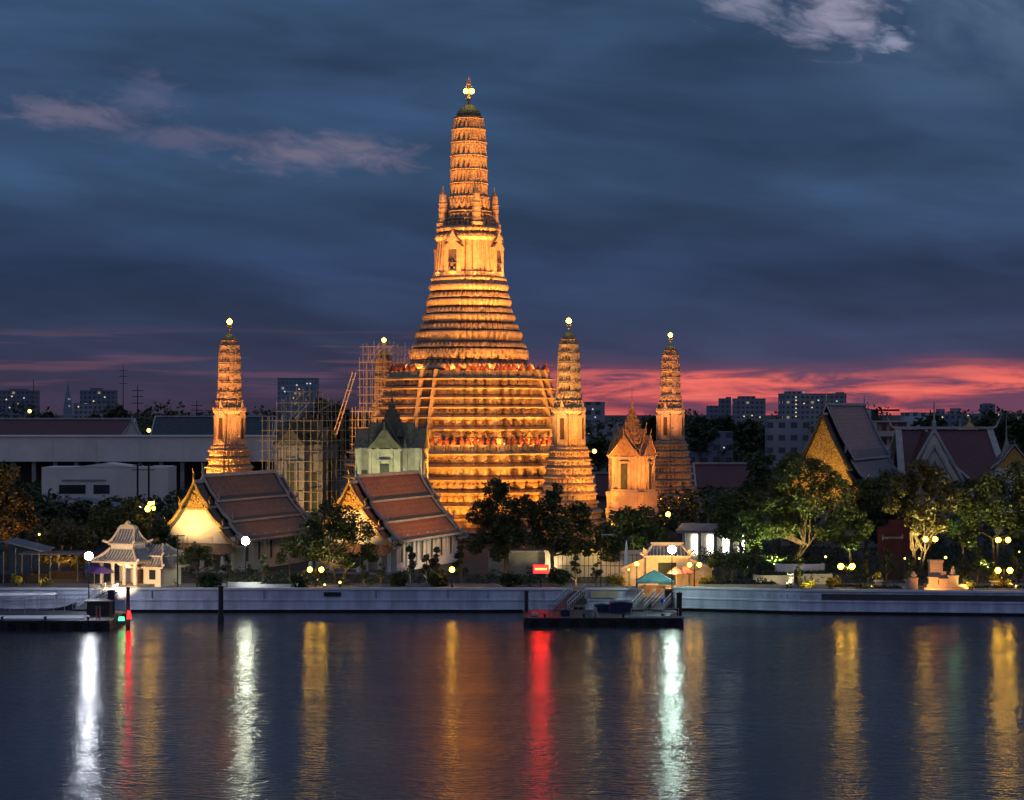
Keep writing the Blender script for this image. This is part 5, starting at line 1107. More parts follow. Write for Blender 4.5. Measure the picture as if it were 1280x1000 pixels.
for p, D, a, lab, m in ((845, 254, .9, 'pink market umbrella right of the ochre gate', 'pinkcloth'), (856, 254.5, 1.0, 'second pink market umbrella right of the ochre gate, nearer the amber twin lamp', 'pinkcloth'), (128, 255, 1.2, 'purple umbrella in front of the striped pavilion', 'purple'), (118, 257, 1.1, 'tall purple umbrella left of the striped pavilion', 'purple')):
    r = thing('market_umbrella', lab, 'umbrella', (X(p, D), D, GZ)); mb = MB(); mb.lathe([(a * 1.25, 1.9), (a * 1.2, 2.0), (a * .6, 2.45), (.03, 2.75)], 8); mb.build('cloth', M[m], r); mb = MB(); mb.tube([(0, 0, 0), (0, 0, 2.8)], .04, 6); mb.build('pole', M['steel'], r)

# ================================================================== garden, monument, fence, gallery
def monument():
    D = 250.5; r = thing('stone_monument', 'orange lit stone monument with a tall block and stepped pedestals on the right bank', 'monument', (X(1174, D), D, GZ))
    mb = MB(); mb.box(.6, 0, 0, 5.4, 2.6, .55); mb.box(.7, .1, .55, 4.8, 2.2, .35); mb.build('plinth', M['sand'], r)
    mb = MB(); mb.box(-.35, .5, .9, 1.55, 1.2, 2.6); mb.box(-.35, .5, 3.5, 1.75, 1.4, .3); mb.box(.25, .5, .9, 1.2, 1.1, 1.5); mb.build('tall_block', M['sand'], r)
    for x, h in ((-.9, .75), (.35, .55), (1.55, .95)): mb = MB(); mb.box(x, -.55, .9, 1.15, .9, h); mb.box(x, -.55, .9 + h, 1.3, 1.05, .16); mb.build('pedestal', M['sand'], r)
    mb = MB(); mb.lathe([(.28, 2.01), (.34, 2.3), (.22, 2.7), (.10, 2.9)], 8, 1.55, -.55); mb.ball((1.55, -.55, 3.0), .16, 8, 6); mb.build('bust', M['sand'], r)
    mb = MB(); mb.box(-3.1, .2, 0, .9, .9, 1.5); mb.box(-3.1, .2, 1.5, 1.05, 1.05, .15); mb.lathe([(.2, 1.65), (.42, 1.9), (.1, 2.4)], 8, -3.1, .2); tag(mb.build('stone_pedestal', M['sand'], None, r.location), 'small separate pedestal left of the orange monument', 'pedestal')
monument()
def planter(lab, px, D, w_, d_, h, m='white', curve=0, z0=0):
    r = thing('planter', lab, 'planter', (X(px, D), D, GZ + z0)); mb = MB(); N = 10
    for i in range(N):
        u0, u1 = -1 + 2 * i / N, -1 + 2 * (i + 1) / N; y0, y1 = -curve * (1 - u0 * u0), -curve * (1 - u1 * u1)
        mb.prism([(u0 * w_ / 2, y0, 0), (u1 * w_ / 2, y1, 0), (u1 * w_ / 2, y1, h), (u0 * w_ / 2, y0, h)], (0, .25, 0))
    mb.box(0, d_, 0, w_, .25, h)
    for sx in (-1, 1): mb.box(sx * (w_ / 2 - .12), d_ / 2 + .19, 0, .24, d_ - .13, h * .99)
    mb.build('wall', M[m], r)
    me = leaves([((random.Random(i).uniform(-.07, .07) + (i + .5) / (int(w_ * 2.5) + 4) - .5) * w_ * .9, d_ * .55, h + .05, .55, .5) for i in range(int(w_ * 2.5) + 4)], int(w_ * 130), .16, int(px)); me.materials.append(M['leaf']); put('plants', me, r)
planter('curved white planter under the lit pale trunked tree', 1001, 266, 6.2, 2.2, 1.5, 'white', .7, .7)
planter('grey stone planter left below the curved planter', 968, 260, 5.0, 2.0, 1.2, 'cream', .3)
planter('grey stone planter right below the curved planter', 1020, 261, 4.2, 2.0, 1.3, 'cream', .3)
planter('long low pale planter along the right wall, left end', 925, 254, 10, 1.2, .55, 'sand')
planter('low white planter at the foot of the left twin lamp', 1068, 250, 5.0, 1.0, .5, 'cream')
planter('low grey planter left of the orange monument', 1100, 249.6, 6.0, 1.0, .42, 'stone')
planter('low lit white planter at the foot of the right twin lamp', 1262, 248.8, 8.5, 1.0, .5, 'cream')
planter('white lit planter below the bright daylight lamp', 312, 255.5, 5.5, 1.6, .7, 'white', .2)
planter('flat white planter between the ball topiaries and the left wall', 345, 255, 4.6, 1.0, .5, 'white')
for p, D, lab in ((1098, 252, 'square cream urn stand with round plant, left of the monument'), (1136, 253, 'square cream urn stand, nearest the monument'), (1243, 251, 'square cream urn stand by the right twin lamp')):
    r = thing('urn_stand', lab, 'urn', (X(p, D), D, GZ)); mb = MB(); mb.box(0, 0, 0, 1.0, 1.0, .2); mb.box(0, 0, .2, .7, .7, .9); mb.box(0, 0, 1.1, 1.1, 1.1, .15); mb.build('stand', M['cream'], r)
    me = leaves([(0, 0, 1.75, .45, 1)], 350, .12, int(p)); me.materials.append(M['leaf_yellow']); put('plant', me, r)
# lit gallery right of the rightmost tower
r = thing('gallery', 'low colonnaded gallery glowing with white tubes at the foot of the right towers', 'gallery', (X(895, 298), 298, GZ), R(-12)); 
mb = MB(); mb.box(0, 3, 0, 10.5, .4, 4.3); mb.box(0, 1.4, 4.3, 11.2, 4.6, .35); mb.build('wall', M['cream'], r)
mb = MB(); mb.prism([(-5.8, -1.2, 4.66), (5.8, -1.2, 4.66), (5.2, 1.6, 5.6), (-5.2, 1.6, 5.6)], (0, .3, .0)); mb.build('roof', M['stone'], r)
for i in range(5): mb = MB(); mb.box(-4.6 + 2.3 * i, -.4, 0, .5, .5, 4.3); mb.build('column', M['cream'], r)
for i in range(4):
    mb = MB(); mb.box(-3.45 + 2.3 * i, 2.7, .9, .8, .12, 2.9); mb.build('light_panel', M['tube_white'], r)
for p, D, lab, sc_ in ((1117, 268, 'dark red board with pale script writing among the right trees', 1),):
    r = thing('sign_board', lab, 'sign', (X(p, D), D, GZ)); w_ = 40 * D / FPX; zb, zt = Z(693, D) - GZ, Z(659, D) - GZ
    mb = MB(); mb.box(0, 0, 0, w_ * .9, .3, zb + .05); mb.build('base', M['darkwood'], r)
    mb = MB(); mb.box(0, -.05, zb + .053, w_, .3, zt - zb); mb.box(.3, .1, zt + .056, w_ * .55, .3, .9, 0, 0, .8); mb.build('board', M['signred'], r)
    pts = []; mb = MB(); rnd = random.Random(9); zc2 = zb + (zt - zb) * .62                                # a script line, illegible in the photo
    for k in range(34):
        f = k / 33; pts.append((-w_ * .36 + w_ * .62 * f, -.24, zc2 + .17 * math.sin(k * 2.1) * (1.6 if k in (1, 2, 8, 30, 31) else 1)))
    mb.tube(pts, .045, 4); mb.tube([(-w_ * .36, -.24, zc2 - .3), (-w_ * .35, -.24, zc2 + .35)], .06, 4); mb.tube([(w_ * .27, -.24, zc2 - .1), (w_ * .27, -.24, zc2 + .4)], .05, 4); mb.build('lettering', M['trim'], r)
# fence, shrine and low walls behind the pier
r = thing('garden_fence', 'see-through steel fence before the pinkish low wall behind the pier', 'fence', (X(755, 268), 268, GZ)); mb = MB()
for i in range(22): mb.tube([(-6 + 12 * i / 21, 0, 0), (-6 + 12 * i / 21, 0, 3.4)], .035, 4)
for z in (.3, 1.8, 3.2): mb.tube([(-6, 0, z), (6, 0, z)], .04, 4)
mb.build('panel', M['black'], r)
mb = MB(); mb.box(0, 0, 0, 15, .4, 3.3); mb.box(0, 0, 3.3, 15.3, .6, .25); tag(mb.build('low_wall', M['cream'], None, (X(752, 272), 272, GZ)), 'pinkish low wall behind the steel fence', 'wall')
r = thing('gilded_shrine', 'small gilded shrine with candle bright spires on the pinkish wall', 'shrine', (X(741, 271.8), 271.8, GZ + 3.56)); mb = MB(); mb.box(0, 0, 0, 2.6, .8, .3); mb.build('base', M['gold'], r)
for x, h in ((-.95, 1.5), (-.3, 1.0), (.2, 2.6), (.9, 1.1)): mb = MB(); mb.lathe([(.28, .3), (.32, .6), (.16, h * .5), (.10, h * .7), (.02, h + .3)], 8, x, 0); mb.build('spirelet', M['gold'], r)
r = thing('park_lamp', 'unlit arm lamp on a dark pole behind the dock opening', 'lamp', (X(751, 256), 256, GZ)); h = Z(669, 256) - GZ
mb = MB(); mb.tube([(0, 0, 0), (0, 0, h * .75), (.35, 0, h * .95), (1.0, 0, h)], .06, 6); mb.ball((0, 0, 2.0), .32, 8, 6); mb.build('pole', M['black'], r); mb = MB(); mb.box(.9, 0, h, 1.5, .25, .12); mb.build('lamp_head', M['steel'], r)
r = thing('garden_umbrella', 'tall folded white parasol right of the steel fence', 'parasol', (X(783, 264), 264, GZ)); mb = MB(); mb.lathe([(.05, 0), (.05, 2.0), (.38, 2.1), (.26, 3.6), (.1, 5.0), (.02, 5.4)], 8); mb.build('folded_cloth', M['canvas'], r); mb = MB(); mb.lathe([(.35, 0), (.35, .12), (.1, .2)], 8); mb.build('foot', M['stone'], r)
mb = MB(); mb.box(0, 0, 0, 8.0, .5, 3.2); mb.box(0, -.1, 3.2, 8.4, 1.0, .18); tag(mb.build('market_stall', M['stone'], None, (X(648, 274), 274, GZ)), 'low white stall wall glowing under the two dark trees', 'stall')
r = thing('telegraph_pole', 'dark T shaped pole left of the bright gable', 'pole', (X(222, 257), 257, GZ)); h = Z(668, 257) - GZ; mb = MB(); mb.tube([(0, 0, 0), (0, 0, h)], .11, 6, 0, .08); mb.build('pole', M['black'], r); mb = MB(); mb.box(.1, 0, h - .25, 1.6, .14, .16); mb.build('cross_arm', M['black'], r)
def shed(label, px, D, ytop, w_, dpt, m, h0, rz=0):
    r = thing('market_shed', label, 'shed', (X(px, D), D, GZ), rz); zt = Z(ytop, D) - GZ
    mb = MB(); mb.prism([(-w_ / 2, -dpt / 2, h0), (0, -dpt / 2, zt), (w_ / 2, -dpt / 2, h0), (w_ / 2, -dpt / 2, h0 - .15), (0, -dpt / 2, zt - .15), (-w_ / 2, -dpt / 2, h0 - .15)], (0, dpt, 0)); mb.build('roof', m, r)
    for x in (-w_ * .45, 0, w_ * .45):
        for y in (-dpt * .45, dpt * .45): mb = MB(); mb.tube([(x, y, 0), (x, y, h0 - .1)], .08, 6); mb.build('shed_post', M['steel'], r)
    mb = MB(); mb.box(0, dpt * .3, 0, w_ * .85, .9, 1.0); mb.build('counter', M['darkwood'], r)
M['sheet'] = mat('grey_sheet_roof', (.16, .16, .18), .5, (.10, .10, .12), .6, .02, stretch=(6, .3, 1))
shed('grey sheet roofed shed at the left edge behind the wall', 12, 262, 674, 10, 7, M['sheet'], 4.4)
shed('low grey sheet roofed shed right of the left edge shed', 68, 268, 690, 8, 6, M['sheet'], 3.6)
shed('long grey shed roof between the left warehouse and the dark trees', 95, 345, 622, 24, 10, M['sheet'], 5.5)

# ================================================================== buildings behind
def facade(name, c, c2, wcol, nx, nz, lit=.03, litc=(1, .85, .55), ls=.25):
    m = bpy.data.materials.new(name); m.use_nodes = True; t = NT(m.node_tree); b = t.n['Principled BSDF']
    x, y, z = t.sep(t.new('ShaderNodeTexCoord').outputs['Object'])
    u = t.mul(t.add(x, y), 1 / nx); v_ = t.mul(z, 1 / nz); fu, fv = t.m('FRACT', u), t.m('FRACT', v_)
    win = t.mul(t.mul(t.m('GREATER_THAN', fu, .22), t.m('LESS_THAN', fu, .78)), t.mul(t.m('GREATER_THAN', fv, .35), t.m('LESS_THAN', fv, .8)))
    wn = t.new('ShaderNodeTexWhiteNoise', noise_dimensions='2D'); t.l.new(t.xyz(t.m('FLOOR', u), t.m('FLOOR', v_), 0), wn.inputs['Vector'])
    col_ = t.mix(t.ss(t.noise(t.new('ShaderNodeTexCoord').outputs['Object'], .08, 4), .3, .7), c, c2)
    t.l.new(t.mix(win, col_, wcol), b.inputs['Base Color']); b.inputs['Roughness'].default_value = .7
    b.inputs['Emission Color'].default_value = (*litc, 1); t.l.new(t.mul(t.mul(win, t.m('GREATER_THAN', wn.outputs['Value'], 1 - lit)), ls), b.inputs['Emission Strength'])
    return m
M['f_blue'] = facade('bluegrey_facade', (.16, .19, .24), (.12, .145, .19), (.05, .06, .08), 3.4, 3.4)
M['f_grey'] = facade('grey_facade', (.26, .27, .29), (.19, .20, .22), (.06, .065, .075), 3.2, 3.3, .05)
M['f_glass'] = facade('glass_facade', (.20, .26, .32), (.15, .20, .26), (.10, .14, .19), 2.6, 3.2, .05)
M['f_pink'] = mat('pinkish_plaster', (.50, .38, .34), .8, (.40, .30, .27), .2)
M['f_pale'] = facade('pale_blue_facade', (.36, .44, .48), (.28, .35, .38), (.08, .09, .1), 3.0, 3.2, .05)
def tower_block(label, px0, px1, ytop, D, m, parts=(), lit=(), yb=None, dep=.6, name='tower_block', antenna=None):
    x0, x1 = X(px0, D), X(px1, D); w_ = x1 - x0; h = Z(ytop, D) - GZ
    r = thing(name, label, 'building', ((x0 + x1) / 2, D, GZ)); mb = MB(); mb.box(0, w_ * dep / 2, 0, w_, w_ * dep, h); mb.box(0, w_ * dep / 2, h, w_ * 1.01, w_ * dep * 1.02, h * .02); mb.build('wall', m, r)
    for a, c, yt in parts: mb = MB(); xa, xb = X(a, D) - r.location.x, X(c, D) - r.location.x; mb.box((xa + xb) / 2, w_ * dep * .5, h * 1.021, xb - xa, w_ * dep * .6, Z(yt, D) - GZ - h * 1.021); mb.build('roof_block', m, r)
    for a, y in lit: mb = MB(); mb.box(X(a, D) - r.location.x, -.06 * D / 400, Z(y, D) - GZ, 1.5 * D / FPX, .1 * D / 400, 1.2 * D / FPX); mb.build('lit_window', M['win_warm'] if (a + int(y)) % 3 else M['win_cool'], r)
    if antenna: mb = MB(); mb.tube([(X(antenna[0], D) - r.location.x, w_ * dep * .5, h), (X(antenna[0], D) - r.location.x, w_ * dep * .5, Z(antenna[1], D) - GZ)], .25, 4); mb.build('antenna', M['black'], r)
    return r
tower_block('broad dark tower block at the left edge of the skyline', -14, 42, 489, 1500, M['f_blue'], [(10, 30, 486)], [(8, 500), (15, 496), (22, 505), (12, 510), (30, 498)], antenna=(38, 474))
tower_block('blue grey tower block with stepped roof right of the pointed skyscraper', 100, 142, 489, 1500, M['f_blue'], [(112, 125, 485)], [(117, 502), (131, 497)])
tower_block('low pale block at the foot of the stepped roof tower block', 92, 128, 505, 1400, M['f_grey'], (), [(98, 509)])
tower_block('glassy slab tower left of the big dark tree, red lit roof edge', 347, 396, 474, 1300, M['f_glass'], (), [(356, 490), (371, 482), (374, 487), (384, 480), (388, 480), (367, 498)])
tower_block('small blue tower block leftmost on the red skyline', 884, 900, 508, 1500, M['f_blue'])
tower_block('slim dark blue tower block on the red skyline', 899, 914, 499, 1450, M['f_blue'], [(908, 914, 496)])
tower_block('wide grey twin block right of the slim blue tower on the red skyline', 918, 957, 499, 1400, M['f_grey'], [(924, 945, 495)], [(930, 521), (940, 520), (950, 522)])
tower_block('largest wide grey block with a column of lit windows on the red skyline', 979, 1058, 493, 1350, M['f_grey'], [(984, 1008, 489), (1050, 1057, 490)], [(995, 497), (995, 501), (995, 506), (995, 511), (995, 516), (995, 521), (1005, 505), (1023, 501), (1033, 504), (1046, 502), (1015, 510)])
tower_block('narrow dark tower block far right on the red skyline', 1227, 1244, 506, 1400, M['f_blue'], [(1230, 1240, 504)])
tower_block('small grey block with water tank far right on the skyline', 1171, 1181, 512, 1200, M['f_grey'])
tower_block('second small grey block with flat cap far right on the skyline', 1189, 1199, 512, 1200, M['f_grey'], [(1188, 1200, 510)])
tower_block('low dark row of houses far right under the skyline', 1170, 1280, 518, 1150, M['f_blue'], (), [(1178, 522), (1210, 520), (1248, 519), (1260, 523), (1233, 525)], dep=.2)
tower_block('pale blue block behind the pinkish balcony building', 1130, 1168, 517, 760, M['f_pale'], [(1140, 1150, 515)], [(1068, 518)])
tower_block('pale blue block left behind the pinkish balcony building', 1066, 1090, 514, 780, M['f_pale'], (), [(1070, 518)])
tower_block('dark grey block right of the front slender tower', 727, 756, 504, 700, M['f_grey'], (), [(741, 512), (744, 522)])
tower_block('low grey house cluster left of the orange mondop spire', 730, 782, 531, 640, M['f_grey'], [(745, 782, 528)], [(736, 543)])
tower_block('bluish low house with a greenish lit window right of the rightmost slender tower', 860, 916, 541, 560, M['f_blue'], [(868, 905, 539)], [(884, 560), (884, 548), (905, 560)], name='house')
tower_block('grey low flat roofed block left of the gilded gable hall', 960, 1010, 527, 540, M['f_grey'], [(962, 1000, 524)], name='house')
r = thing('pointed_skyscraper', 'pale pointed skyscraper with a needle on the left skyline', 'building', (X(85, 1900), 1900, GZ)); D = 1900
mb = MB(); k = D / FPX; mb.lathe([(9 * k / 1.2, 0), (8 * k / 1.2, Z(515, D)), (6 * k / 1.2, Z(503, D)), (3.6 * k / 1.2, Z(495, D)), (1.6 * k / 1.2, Z(488, D))], 4, 0, 0, 0, .785); mb.build('tower', M['f_glass'], r)
mb = MB(); mb.lathe([(1.5 * k, Z(488, D) - .1), (.6 * k, Z(484, D)), (.2 * k, Z(478, D))], 6); mb.build('needle', M['f_glass'], r)
def mast(label, px, yt, D):
    r = thing('transmission_mast', label, 'mast', (X(px, D), D, GZ)); h = Z(yt, D) - GZ; mb = MB(); mb.tube([(0, 0, 0), (0, 0, h)], .35, 5, 0, .15)
    for f in (.78, .86, .93): mb.tube([(-2.2, 0, h * f), (2.2, 0, h * f)], .14, 4)
    mb.build('mast_frame', M['black'], r)
mast('thin lattice mast on the left skyline with cross arms', 172, 481, 800); mast('fainter mast left of the lone slender tower', 246, 501, 800); mast('very thin mast between the left masts', 154, 455, 1100)
mast('thin mast on the red skyline behind the cross gabled hall', 1163, 512, 500)
# long white elevated block, warehouse, long maroon roof
r = thing('long_white_building', 'very long plain white upper storey on dark stilts, left behind the lone tower', 'building', (X(150, 430), 430, GZ)); D = 430; s = D / FPX
zt, zb = Z(546, D) - GZ, Z(577, D) - GZ
mb = MB(); mb.box(4, 6, zb, 380 * s, 12, zt - zb); mb.box(4, 5.9, zt, 381 * s, 12.6, .25)
for i in range(7): mb.box(4 + (-190 + 380 * (i + .5) / 7) * s, -.06, zb, .25, .12, zt - zb)
mb.build('upper_storey', M['warmwhite'], r)
mb = MB(); mb.box(4, 8, 0, 378 * s, 6, zb - .02); mb.build('storey_shade', M['darkwood'], r)  # dark block stands in for the shade of the open storey
for i in range(15): mb = MB(); mb.box(4 + (-186 + 372 * i / 14) * s, 1.2, 0, .8, .8, zb - .02); mb.build('stilt', M['stone'], r)
r = thing('warehouse', 'low white warehouse with two dark windows in front of the long white building', 'building', (X(131, 398), 398, GZ)); D = 398; s = D / FPX; zt = Z(584, D) - GZ
mb = MB(); mb.box(0, 5, 0, 158 * s, 10, zt); mb.prism([(-40 * s, -.1, zt), (0, -.1, zt + .8), (40 * s, -.1, zt)], (0, 9, 0)); mb.build('wall', M['warmwhite'], r)
for a, c in ((74, 107), (117, 137)): mb = MB(); mb.box((a + c - 262) / 2 * s, -.05, Z(617, D) - GZ, (c - a) * s, .16, 11 * s); mb.build('window', M['glass'], r)
mb = MB(); mb.box(-26 * s, -.12, Z(601, D) - GZ, 55 * s, .3, .25); mb.box(0, -.1, 0, 158.5 * s, .15, .6); mb.build('moulding', M['stone'], r)
r = thing('white_shed', 'tall pale shed between the warehouse and the lone slender tower', 'building', (X(182, 402), 402, GZ)); mb = MB(); mb.box(0, 4, 0, 56 * D / FPX, 8, Z(583, 402) - GZ); mb.build('wall', M['cream'], r)
mb = MB()
for i in range(16): mb.box(-4.3 + 8.6 * i / 15, -.05, 0, .2, .1, Z(612, 402) - GZ)
mb.build('ribbed_gate', M['steel'], r)
for p, lab in ((172, 'dark utility pole, left of a pair before the pale shed'), (186, 'dark utility pole, right of a pair before the pale shed')):
    r = thing('utility_pole', lab, 'pole', (X(p, 392), 392, GZ)); h = Z(580, 392) - GZ; mb = MB(); mb.tube([(0, 0, 0), (0, 0, h)], .2, 6); mb.build('pole', M['black'], r); mb = MB(); mb.box(0, 0, h - 1.2, 2.2, .15, .15); mb.box(0, 0, h - .4, 1.8, .15, .15); mb.build('cross_arm', M['black'], r)
def gable_house(label, px0, px1, D, yr, ye, tile, wall, name='long_roof_hall', dep=14):
    x0, x1 = X(px0, D), X(px1, D); r = thing(name, label, 'building', ((x0 + x1) / 2, D, GZ)); w_ = x1 - x0; zr, ze = Z(yr, D) - GZ, Z(ye, D) - GZ
    mb = MB(); mb.box(0, 0, 0, w_ * .97, dep * .8, ze); mb.build('wall', wall, r)
    mb = MB()
    for sy in (-1, 1): mb.prism([(-w_ / 2, 0, zr), (w_ / 2, 0, zr), (w_ / 2, sy * dep / 2, ze - .2), (-w_ / 2, sy * dep / 2, ze - .2)], (0, 0, -.25))
    ro = mb.build('roof', tile, r)
    mb = MB(); mb.box(0, 0, zr - .05, w_, .6, .4)
    for sx in (-1, 1):
        for sy in (-1, 1): mb.prism([(sx * w_ / 2, 0, zr + .3), (sx * w_ / 2, sy * dep / 2, ze + .1), (sx * w_ / 2, sy * dep / 2, ze - .6), (sx * w_ / 2, 0, zr - .4)], (sx * .35, 0, 0))
    mb.build('roof_trim', M['trim'], ro); return r
gable_house('long maroon roofed hall behind the long white building', -60, 168, 520, 524, 548, M['tile_maroon'], M['white'])
D = 520; r = thing('gabled_wing', 'white edged pointed gable at the right end of the long maroon roof', 'building', (X(165, 512), 512, GZ)); zt, ze = Z(524, 512) - GZ, Z(547, 512) - GZ
mb = MB(); mb.box(0, 1.5, 0, 4.4, 5, ze); mb.prism([(-2.3, 0, ze), (2.3, 0, ze), (0, 0, zt - .4)], (0, .4, 0)); mb.build('gable_panel', M['cream'], r)
mb = MB(); mb.tube([(-2.9, -.3, ze - .3), (-1.2, -.3, ze + 2.2), (0, -.3, zt), (0, -.4, zt + .8)], .3, 5, 0, .15); mb.tube([(2.9, -.3, ze - .3), (1.2, -.3, ze + 2.2), (0, -.3, zt)], .3, 5); mb.build('bargeboard', M['railwhite'], r)
gable_house('maroon roofed house with white ridge below the rightmost slender tower', 868, 938, 410, 580, 607, M['tile_maroon'], M['white'], 'house', 10)
gable_house('small dull red roofed house between front slender tower and orange mondop', 744, 768, 400, 592, 618, M['tile_maroon'], M['stone'], 'house', 8)
gable_house('dark roofed long house behind the lone slender tower', 195, 345, 560, 521, 545, M['border'], M['stone'], 'house', 16)
D = 520; r = thing('balcony_building', 'pinkish concrete building with dark balconies behind the gilded gable hall', 'building', (X(1099, D), D, GZ)); s = D / FPX; w_ = 72 * s; zt = Z(526, D) - GZ
mb = MB(); mb.box(0, 5, 0, w_, 8, zt)
for z in (zt, zt - 3.6, zt - 7.2): mb.box(0, .2, z - .35, w_ * 1.02, 2.2, .4); mb.box(0, -.75, z - 3.55, w_ * 1.0, .2, 1.0)
for x in (-w_ * .5, -w_ * .08, w_ * .5): mb.box(x, .1, 0, .9, 1.8, zt - .36)
mb.build('wall', M['f_pink'], r)
for z in (zt - 2.6, zt - 6.2):
    for x in (-.36, -.24, .1, .24, .38): mb = MB(); mb.box(x * w_, .95, z, w_ * .08, .1, 2.0); mb.build('window', M['glass'], r)
mb = MB(); xa, xb = X(1094, D) - r.location.x, X(1126, D) - r.location.x; hz = Z(511, D) - GZ; mb.box((xa + xb) / 2, 4, hz - .6, xb - xa, 5, .5); mb.box(xa + .6, 4, zt + .05, 1.2, 4, hz - zt - .65); mb.build('roof_frame', M['darkwood'], r)

# ================================================================== floodlights
def polar(ang, rad, z): a = R(ang); return (PC[0] + rad * math.sin(a), PC[1] - rad * math.cos(a), z)
# ground floods between the corner towers and porches, at the foot of the main tower
for a, rd, L in ((-50, 36, 1.0), (-4, 38, 1.2), (3, 37, 1.2), (36, 35, 1.5), (46, 36, 1.1), (84, 37, 1.3)):
    spot(polar(a, rd, 3.4), polar(a, 14, 25), L * .55, SODIUM, 80, .35)
    spot(polar(a, rd + 3, 3.4), polar(a, 4, 52), L * .42, (1.0, .38, .065), 40, .35)
    spot(polar(a, rd + 5, 3.4), polar(a, 2, 68), L * .74, (1.0, .37, .085), 22, .35)
# floods on masts further out, over the edge of the lower terrace
for x, y, z, tz, L in ((-2, 308, 9.5, 26, .55), (22, 305, 9.5, 26, .65), (-61, 322, 9.5, 26, .65), (46, 333, 9.5, 26, .65), (30, 312, 9.5, 38, .45), (-58, 318, 9.5, 38, .45)):
    v_ = Vector((PC[0] - x, PC[1] - y)); k_ = 1 - 14.0 / v_.length
    spot((x, y, z), (x + v_.x * k_, y + v_.y * k_, tz), L, SODIUM if tz < 30 else (1.0, .37, .08), 36 if tz < 30 else 26, .3, .7)
# terrace floods behind the balustrades
for a in (-70, -48, -14, 4, 20, 36, 52, 76):
    spot(polar(a, 18.4, ZT2 + .5), polar(a, 13.6, ZT2 + 9), .30, (1.0, .39, .07), 120, .25)
    spot(polar(a, 13.0, ZT1 + .5), polar(a, 7.5, ZT1 + 11), .36, (1.0, .39, .07), 110, .25)
for a in (-60, -25, 10, 40, 70): spot(polar(a, 7.4, zc(352) + .2), polar(a, 2, zc(260)), .12, (1.0, .43, .13), 80, .2)
# corner towers
for (px, D, cl, L) in ((287, 333, (1.0, .40, .09), .8), (711, 327, (1.0, .48, .12), .75), (838, 388, (1.0, .38, .13), .62)):
    x = X(px, D)
    for a in (-50, 20):
        q = (x + 17 * math.sin(R(a)), D - 17 * math.cos(R(a)), 4.5)
        spot(q, (x, D, 13), L * .5, cl, 62, .3, .8); spot(q, (x, D, 32.5), L * 3.2, (cl[0], cl[1] * 1.0, cl[2] * 1.1), 26, .3, .8)
spot((X(480, 418) + 6, 402, 6), (X(480, 418), 418, 26), 1.0, (1, .42, .13), 60); spot((-50, 395, 16), (X(480, 418), 418, 28), 1.1, (1, .42, .12), 50)
# mondops
spot((X(790, 350) - 6, 335, 4), (X(790, 350), 350, 15), .6, (1.0, .32, .05), 70); spot((X(790, 350) + 9, 338, 4), (X(790, 350), 350, 17), .62, (1.0, .32, .05), 70)
spot((X(790, 350) + 4, 330, 6), (X(790, 350), 350, 22), 1.6, (1.0, .34, .055), 44); spot((X(478, 334) - 6, 318, 6), (X(490, 334), 334, 15), .42, GREENISH, 95); spot((X(505, 334), 318, 6), (X(495, 334), 334, 19), .42, GREENISH, 95)
spot((X(383, 381) - 5, 362, 5), (X(383, 381), 381, 18), .5, AMBER, 80); spot((X(383, 381) + 14, 366, 5), (X(383, 381), 381, 18), .4, AMBER, 70); point((X(341, 372), 371, Z(572, 372)), .8, 2.0, COOL, .3)
# halls: front gables and roofs
def hl(px, D, x, y, z): c, n = math.cos(HR), math.sin(HR); return (X(px, D) + x * c - y * n, D + x * n + y * c, GZ + z)
spot(hl(243, 281, -1.0, -2.6, 6.3), hl(243, 281, -1.0, .9, 8.2), 1.7, (1.0, .72, .30), 130, .2); spot(hl(243, 281, 2.0, -4.2, 5.0), hl(243, 281, 1.0, 1, 7.5), .5, (1.0, .66, .34), 110, .2)
spot(hl(243, 281, 0, -7, 3.0), hl(243, 281, 0, 0, 10), 1.1, (1.0, .58, .14), 80, .2)
spot(hl(437, 279, -1, -6, 4.0), hl(437, 279, 0, .5, 9), 3.0, (1.0, .55, .14), 90, .2)
spot(hl(437, 279, 16, 9, 1.5), hl(437, 279, 5.7, 12, 3.5), .30, (.80, 1.0, .85), 90, .3)
spot(hl(437, 279, 22, 12, 12), hl(437, 279, 3, 13, 9), .75, SODIUM, 80, .5); spot(hl(243, 281, 12.5, 12, 11.5), hl(243, 281, 3, 14, 9), .22, SODIUM, 120, .5)  # roof spots added in mid air for the tower floods' spill
spot((X(1012, 318), 316, 8), (X(1028, 330), 331, Z(545, 330)), .55, (1.0, .62, .16), 80, .3)
